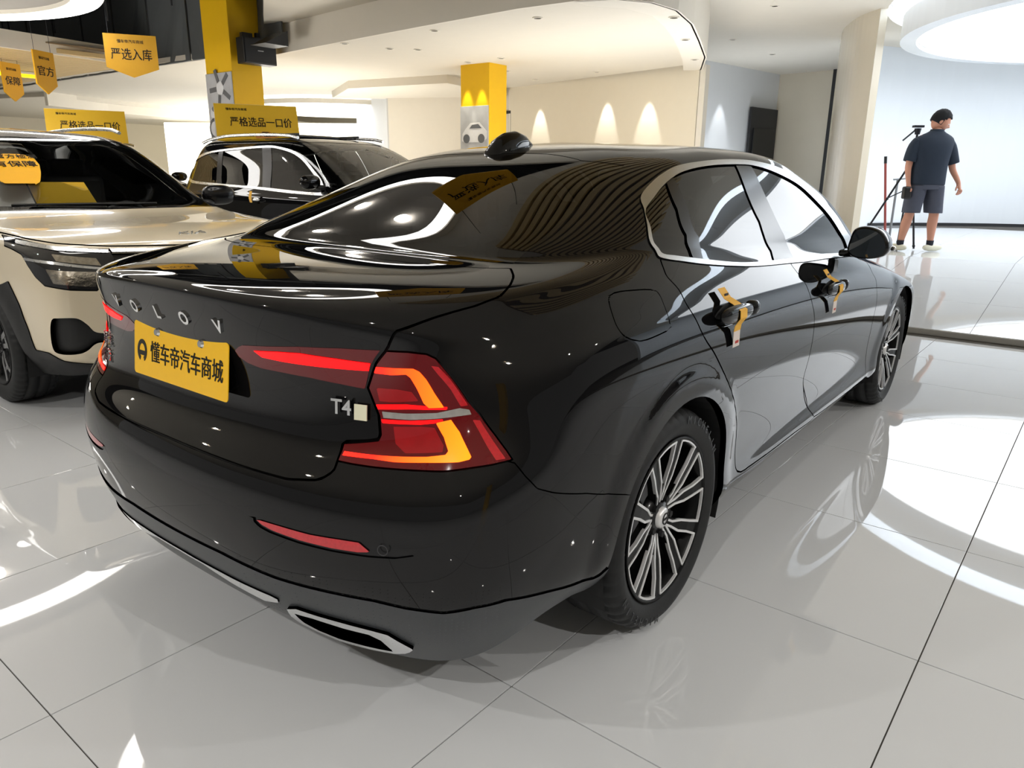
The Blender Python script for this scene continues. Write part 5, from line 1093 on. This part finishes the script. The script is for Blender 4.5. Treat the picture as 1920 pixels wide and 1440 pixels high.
# hanging pennant banners
def banner(x,y,z,label,w=.62,h=.52,rz=-.55,txt='严选入库'):
    t=thing('hanging_banner',label,'banner',(x,y,z),rz)
    bm=bmesh.new();prism(bm,[(-w/2,h/2),(-w/2,-h*.28),(0,-h/2),(w/2,-h*.28),(w/2,h/2)],-.012,.012,'y');obj('panel',bm,mat('banner_yellow',srgb(226,168,24),.55,noise=.03),t)
    text('banner_lettering',txt,.15,frame((0,-.014,.01),(1,0,0),(0,-1,0)),BPR,t,ext=.001,heavy=.025,width=w*.78)
    text('banner_lettering','懂车帝汽车商城',.045,frame((0,-.014,h*.33),(1,0,0),(0,-1,0)),BPR,t,ext=.001,width=w*.5)
    for s in (-.4,.4): tube('wire',[(s*w,0,h/2),(s*w,0,h/2+.85 if h>.6 else h/2+.6)],.003,DKC,t,n=4)
banner(3.36,8.62,2.72,'largest hanging yellow banner, nearest the yellow column')
banner(3.45,11.55,2.72,'second hanging yellow banner in front of the slat ceiling',w=.42,h=.62,rz=.5,txt='官方')
banner(3.68,13.5,2.72,'third hanging yellow banner, smaller and further left',w=.42,h=.62,rz=.5,txt='保障')
banner(3.9,15.9,2.5,'hanging yellow banner cut by the left photo edge',rz=-.5,txt='一口价')
banner(1.15,1.25,2.6,'hanging yellow banner above the black sedan rear window',txt='严选入库')

# third dark vehicle of the row, a copy of the black suv further back
third=black.copy();COL.objects.link(third);third.location=(3.9,12.75,0);tag(third,'dark suv mostly hidden behind the ivory suv, carrying a yellow board','car')
for ch in list(black.children):
    c_=ch.copy();COL.objects.link(c_);c_.parent=third
    for g in ch.children: d_=g.copy();COL.objects.link(d_);d_.parent=c_
# ---------------------------------------------------------------- photographer and tripod on the stage
SKIN=mat('skin',srgb(196,140,116),.55,noise=.05,nscale=20);HAIR=mat('black_hair',srgb(12,13,17),.9,noise=.3,nscale=60,bump=.5)
NAVY=mat('navy_polo_cloth',srgb(30,42,58),.85,noise=.12,nscale=18,bump=.3);SHORT=mat('grey_shorts_cloth',srgb(72,76,90),.85,noise=.1,nscale=20,bump=.3)
SHOE=mat('cream_sneaker',srgb(226,224,204),.6,noise=.05);SOCK=mat('dark_sock',srgb(30,32,44),.9,noise=.1)
def skin(name,verts,edges,m,parent,sub=2,root=0,sm=True):
    me=bpy.data.meshes.new(name);me.from_pydata([v[:3] for v in verts],edges,[]);o=bpy.data.objects.new(name,me);COL.objects.link(o)
    sk=o.modifiers.new('s','SKIN');
    for i,v in enumerate(verts):
        d=me.skin_vertices[0].data[i];d.radius=(v[3],v[4] if len(v)>4 else v[3])
        d.use_root=(i==root)
    o.modifiers.new('u','SUBSURF').levels=sub
    dg=bpy.context.evaluated_depsgraph_get();dg.update();m2=bpy.data.meshes.new_from_object(o.evaluated_get(dg));m2.name=name;bpy.data.objects.remove(o)
    m2.materials.clear();m2.materials.append(m);m2.polygons.foreach_set('use_smooth',[True]*len(m2.polygons))
    o=bpy.data.objects.new(name,m2);COL.objects.link(o);o.parent=parent;return o
def chain(n,off=0): return [(off+i,off+i+1) for i in range(n-1)]
def hand(parent,w,dirn,side,curl=.5,name='fingers'):
    """five fingers and palm from wrist point w along dirn; side = thumb direction"""
    w=Vector(w);d=Vector(dirn).normalized();s=Vector(side).normalized();n=d.cross(s).normalized()
    V=[(*w,.028,.022),(*(w+d*.045),.040,.020),(*(w+d*.085),.038,.018)];E=[(0,1),(1,2)]
    for k,(o_,L) in enumerate(((-.030,.060),(-.010,.074),(.010,.078),(.028,.070))):
        p=w+d*.085+s*o_;i=len(V);dd=d
        V.append((*p,.012,.011));E.append((2,i))
        for j in range(3):
            dd=(dd+n*curl*.55).normalized();p=p+dd*L/3;V.append((*p,.0095-.001*j,.0095-.001*j));E.append((i+j,i+j+1))
    i=len(V);p=w+d*.035+s*.036;V.append((*p,.014,.013));E.append((1,i));p=p+(d*.7+s*.6).normalized()*.035;V.append((*p,.011,.011));E.append((i,i+1));p=p+(d+n*curl*.5).normalized()*.03;V.append((*p,.009,.009));E.append((i+1,i+2))
    return V,E
def merge(V,E,V2,E2,at):
    o=len(V);V+=V2;E+=[(a+o,b+o) for a,b in E2]+[(at,o)]
P=thing('person','person in a navy polo and grey shorts walking past a tripod on the white stage','person',(9.52,0.16,.352),math.radians(36))
# local frame: +x away from the camera, +y to the left of the picture, -y to the right
# the body: one continuous skin of legs, trunk, arms with hands, neck
V=[(0,0,.93,.150,.125),(0,0,1.06,.160,.118),(.0,-.005,1.20,.170,.120),(.0,-.01,1.34,.175,.115),(.0,-.02,1.44,.125,.095),(.0,-.035,1.52,.062,.062),(.0,-.06,1.59,.055,.058)]
E=chain(7)
def add(par,pts):
    o=len(V);
    for i,p in enumerate(pts):V.append(p);E.append((par if i==0 else o+i-1,o+i))
    return o+len(pts)-1
# legs: left in the picture (y+), right in the picture (y-)
add(0,[(0,.10,.86,.098),(.0,.145,.66,.085),(-.03,.17,.48,.060),(.0,.185,.36,.070),(.0,.205,.22,.050),(.0,.22,.09,.036)])
add(0,[(0,-.10,.86,.098),(.0,-.14,.66,.086),(-.02,-.16,.48,.062),(.01,-.165,.36,.070),(.0,-.17,.22,.050),(.0,-.175,.09,.037)])
a1=add(4,[(0,.17,1.42,.078),(-.01,.235,1.30,.060),(-.02,.265,1.16,.048),(-.03,.28,1.07,.043),(-.05,.265,.93,.032),(-.06,.255,.86,.027)])
a2=add(4,[(0,-.20,1.41,.078),(-.01,-.245,1.28,.058),(-.01,-.285,1.14,.046),(.0,-.31,1.06,.043),(-.02,-.375,.95,.036),(-.03,-.41,.88,.028)])
hv,he=hand(P,V[a1][:3],(-.05,.0,-1),(-.8,-.3,0),.9);hv=hv[1:];he=[(a-1,b-1) for a,b in he[1:]];merge(V,E,hv,he,a1)
hv,he=hand(P,V[a2][:3],(-.2,-.25,-1),(-.3,.9,0),1.0);hv=hv[1:];he=[(a-1,b-1) for a,b in he[1:]];merge(V,E,hv,he,a2)
body=skin('body',V,E,SKIN,P,sub=2)
# head turned to the right of the picture and bent down
bm=bmesh.new();bmesh.ops.create_uvsphere(bm,u_segments=32,v_segments=24,radius=1)
for v in bm.verts:
    x,y,z=v.co;k=1.0
    w=.078*(1-.22*max(0,-z)**1.5);ln=.098
    X=x*w*(1.02 if z>0 else 1);Y=y*ln;Z=z*.118
    if y>.2 and z<.1: Y+=.006*(1-abs(z)) # face plane
    # nose, brow, eye sockets, chin; face looks along +y here
    f=max(0,y)
    Y+=.026*math.exp(-((x)/.16)**2-((z+.12)/.16)**2)*f+.010*math.exp(-(x/.5)**2-((z-.22)/.1)**2)*f-.012*(math.exp(-((abs(x)-.38)/.16)**2-((z-.02)/.1)**2))*f+.010*math.exp(-(x/.25)**2-((z+.48)/.07)**2)*f+.014*math.exp(-(x/.35)**2-((z+.85)/.2)**2)*f
    v.co=(X,Y,Z)
head=obj('head',bm,SKIN,P,smooth=True)
hm=Matrix.Translation((.02,-.075,1.66))@Matrix.Scale(1.10,4)@Matrix.Rotation(math.radians(180-12),4,'Z')@Matrix.Rotation(math.radians(-30),4,'X')
head.matrix_basis=hm
for s in (-1,1):
    bm=bmesh.new();bmesh.ops.create_uvsphere(bm,u_segments=12,v_segments=8,radius=.011);o=obj('eye',bm,WPAP,head,smooth=True);o.location=(s*.030,.082,.004)
    bm=bmesh.new();bmesh.ops.create_uvsphere(bm,u_segments=10,v_segments=6,radius=.0055);o=obj('pupil',bm,HAIR,head,smooth=True);o.location=(s*.030,.092,.002)
    blob('ear',(s*.080,-.008,-.01),((1,0,0),(0,1,0),(0,0,1)),(.011,.020,.033),SKIN,head)
blob('mouth',(0,.090,-.060),((1,0,0),(0,1,0),(0,0,1)),(.024,.008,.006),mat('lips',srgb(168,96,88),.5),head)
bm=bmesh.new();bmesh.ops.create_uvsphere(bm,u_segments=36,v_segments=26,radius=1)
for v in list(bm.verts):
    x,y,z=v.co;n=1+.03*math.sin(17*x+5*z)*math.sin(13*y)
    v.co=(x*.091*n,y*.112*n-.008,z*.128*n+.012)
dl=[v for v in bm.verts if (v.co.y>.045 and v.co.z<.062) or (v.co.z<-.060) or (v.co.z<.02 and v.co.y>.012 and abs(v.co.x)>.05)]
bmesh.ops.delete(bm,geom=dl,context='VERTS');hr=obj('hair',bm,HAIR,head,smooth=True);so=hr.modifiers.new('s','SOLIDIFY');so.thickness=.012;so.offset=-1
# polo shirt: loose shell over trunk and upper arms
def shell(name,rings,m,parent,n=32,cap=False):
    """rings: (centre, rx, ry, normal axis tuple) closed loops lofted"""
    bm=bmesh.new();R=[]
    for c,rx,ry,ux,uy in rings:
        R.append([bm.verts.new(Vector(c)+Vector(ux)*rx*math.copysign(abs(math.cos(t))**.85,math.cos(t))+Vector(uy)*ry*math.copysign(abs(math.sin(t))**.85,math.sin(t))) for t in np.linspace(0,2*math.pi,n,endpoint=False)])
    for a,b in zip(R,R[1:]):
        for i in range(n): bm.faces.new((a[i],a[(i+1)%n],b[(i+1)%n],b[i]))
    o=obj(name,bm,m,parent,smooth=True);s=o.modifiers.new('s','SOLIDIFY');s.thickness=.006;s.offset=1;u=o.modifiers.new('u','SUBSURF');u.levels=1;u.render_levels=1;return o
X=(1,0,0);Y=(0,1,0)
shell('polo_shirt',[((0,.0,.86),.150,.225,X,Y),((0,.0,.95),.150,.222,X,Y),((0,-.003,1.08),.150,.215,X,Y),((0,-.006,1.20),.155,.222,X,Y),((0,-.01,1.33),.150,.250,X,Y),((0,-.015,1.42),.128,.258,X,Y),((0,-.02,1.475),.098,.205,X,Y),((0,-.03,1.51),.078,.105,X,Y),((0,-.036,1.545),.066,.070,X,Y)],NAVY,P)
for s,p in ((1,[(0,.165,1.395),(-.005,.22,1.34),(-.01,.25,1.24),(-.02,.27,1.15)]),(-1,[(0,-.175,1.39),(-.005,-.225,1.34),(-.01,-.265,1.23),(-.01,-.30,1.13)])):
    rr=[];
    for i,q in enumerate(p):
        t=(Vector(p[min(i+1,3)])-Vector(p[max(i-1,0)])).normalized();ux=Vector((1,0,0));uy=t.cross(ux).normalized();rr.append((q,(.075,.080,.076,.075)[i],(.085,.082,.074,.072)[i],ux,uy))
    shell('sleeve',rr,NAVY,P,n=20)
shell('collar',[((0,-.032,1.515),.076,.080,X,Y),((0,-.037,1.56),.070,.074,X,Y)],NAVY,P,n=20)
shell('shorts',[((0,0,.96),.140,.205,X,Y),((0,0,.88),.148,.218,X,Y),((0,0,.80),.145,.222,X,Y)],SHORT,P)
for s in (1,-1): shell('shorts_leg',[((0,s*.108,.86),.140,.112,X,Y),((0,s*.125,.70),.122,.108,X,Y),((-.005,s*.140,.56),.116,.104,X,Y),((-.01,s*.146,.50),.116,.102,X,Y)],SHORT,P,n=24)
for y,rot in ((.22,.5),(-.175,-1.25)):
    e=Matrix.Translation((0,y,0))@Matrix.Rotation(rot,4,'Z')
    o=blob('shoe',(.05,0,.045),((1,0,0),(0,1,0),(0,0,1)),(.150,.052,.045),SHOE,P,pw=2.5);o.matrix_basis=e
    bm=bmesh.new();cyl(bm,(0,0,.06),(0,0,.14),.042,.046,n=18);o=obj('sock',bm,SOCK,P,smooth=True);o.matrix_basis=e
# black pouch in the left hand of the picture
bm=bmesh.new();box(bm,(-.07,.27,.76),(.09,.10,.16),bev=.02);tag(obj('camera_bag',bm,BLKP),'small black camera held in the left hand of the person','camera')
o=bpy.data.objects['camera_bag'];o.matrix_world=Matrix.Translation((9.52,0.16,.352))@Matrix.Rotation(math.radians(36),4,'Z')
# tripod
tp=thing('tripod','black camera tripod with pan head standing beside the person','tripod',(9.98,.44,.352),math.radians(36))
BM=mat('black_tripod_metal',srgb(30,32,38),.4,metal=.3,noise=.05)
def rod(name,a,b,r,m=BM,par=None):
    bm=bmesh.new();cyl(bm,a,b,r*1.25,n=10);return obj(name,bm,m,par)
apex=(0,0,1.20)
for f in ((0,.62,.01),(.35,-.12,.01),(-.35,-.02,.01)):
    l=rod('leg',apex,f,.011,par=tp)
    m_=Vector(apex).lerp(Vector(f),.45);bm=bmesh.new();bmesh.ops.create_icosphere(bm,subdivisions=2,radius=.020);o=obj('leg_clamp',bm,BM,l);o.location=m_
    m_=Vector(apex).lerp(Vector(f),.97);bm=bmesh.new();bmesh.ops.create_icosphere(bm,subdivisions=2,radius=.020);o=obj('rubber_foot',bm,RUB,l);o.location=m_
rod('centre_column',(0,0,.75),(0,0,1.55),.012,par=tp)
rod('brace',(0,.28,.67),(0,.02,.80),.006,par=tp)
bm=bmesh.new();cyl(bm,(0,0,1.52),(0,0,1.60),.032,.045,n=16);box(bm,(0,0,1.625),(.09,.13,.03),bev=.006);obj('pan_head',bm,BM,tp)
rod('pan_handle',(0,.03,1.58),(-.02,.19,1.44),.009,par=tp)
sp=thing('light_stand','thin grey light stand behind the tripod','stand',(11.0,.80,.352))
rod('pole',(0,0,0),(0,0,.92),.014,GREYP,sp);rod('top_arm',(-.05,.05,.92),(.10,-.12,.94),.010,GREYP,sp)
rp=thing('red_pole','thin red pole leaning against the fin shaped wall','pole',(10.6,.80,.352));rod('shaft',(0,.12,1.15),(.05,-.02,0),.014,mat('red_pole_paint',srgb(150,66,60),.5,noise=.05),rp)
rod('grip',(0,.12,1.15),(-.003,.13,1.25),.017,BLKP,rp)
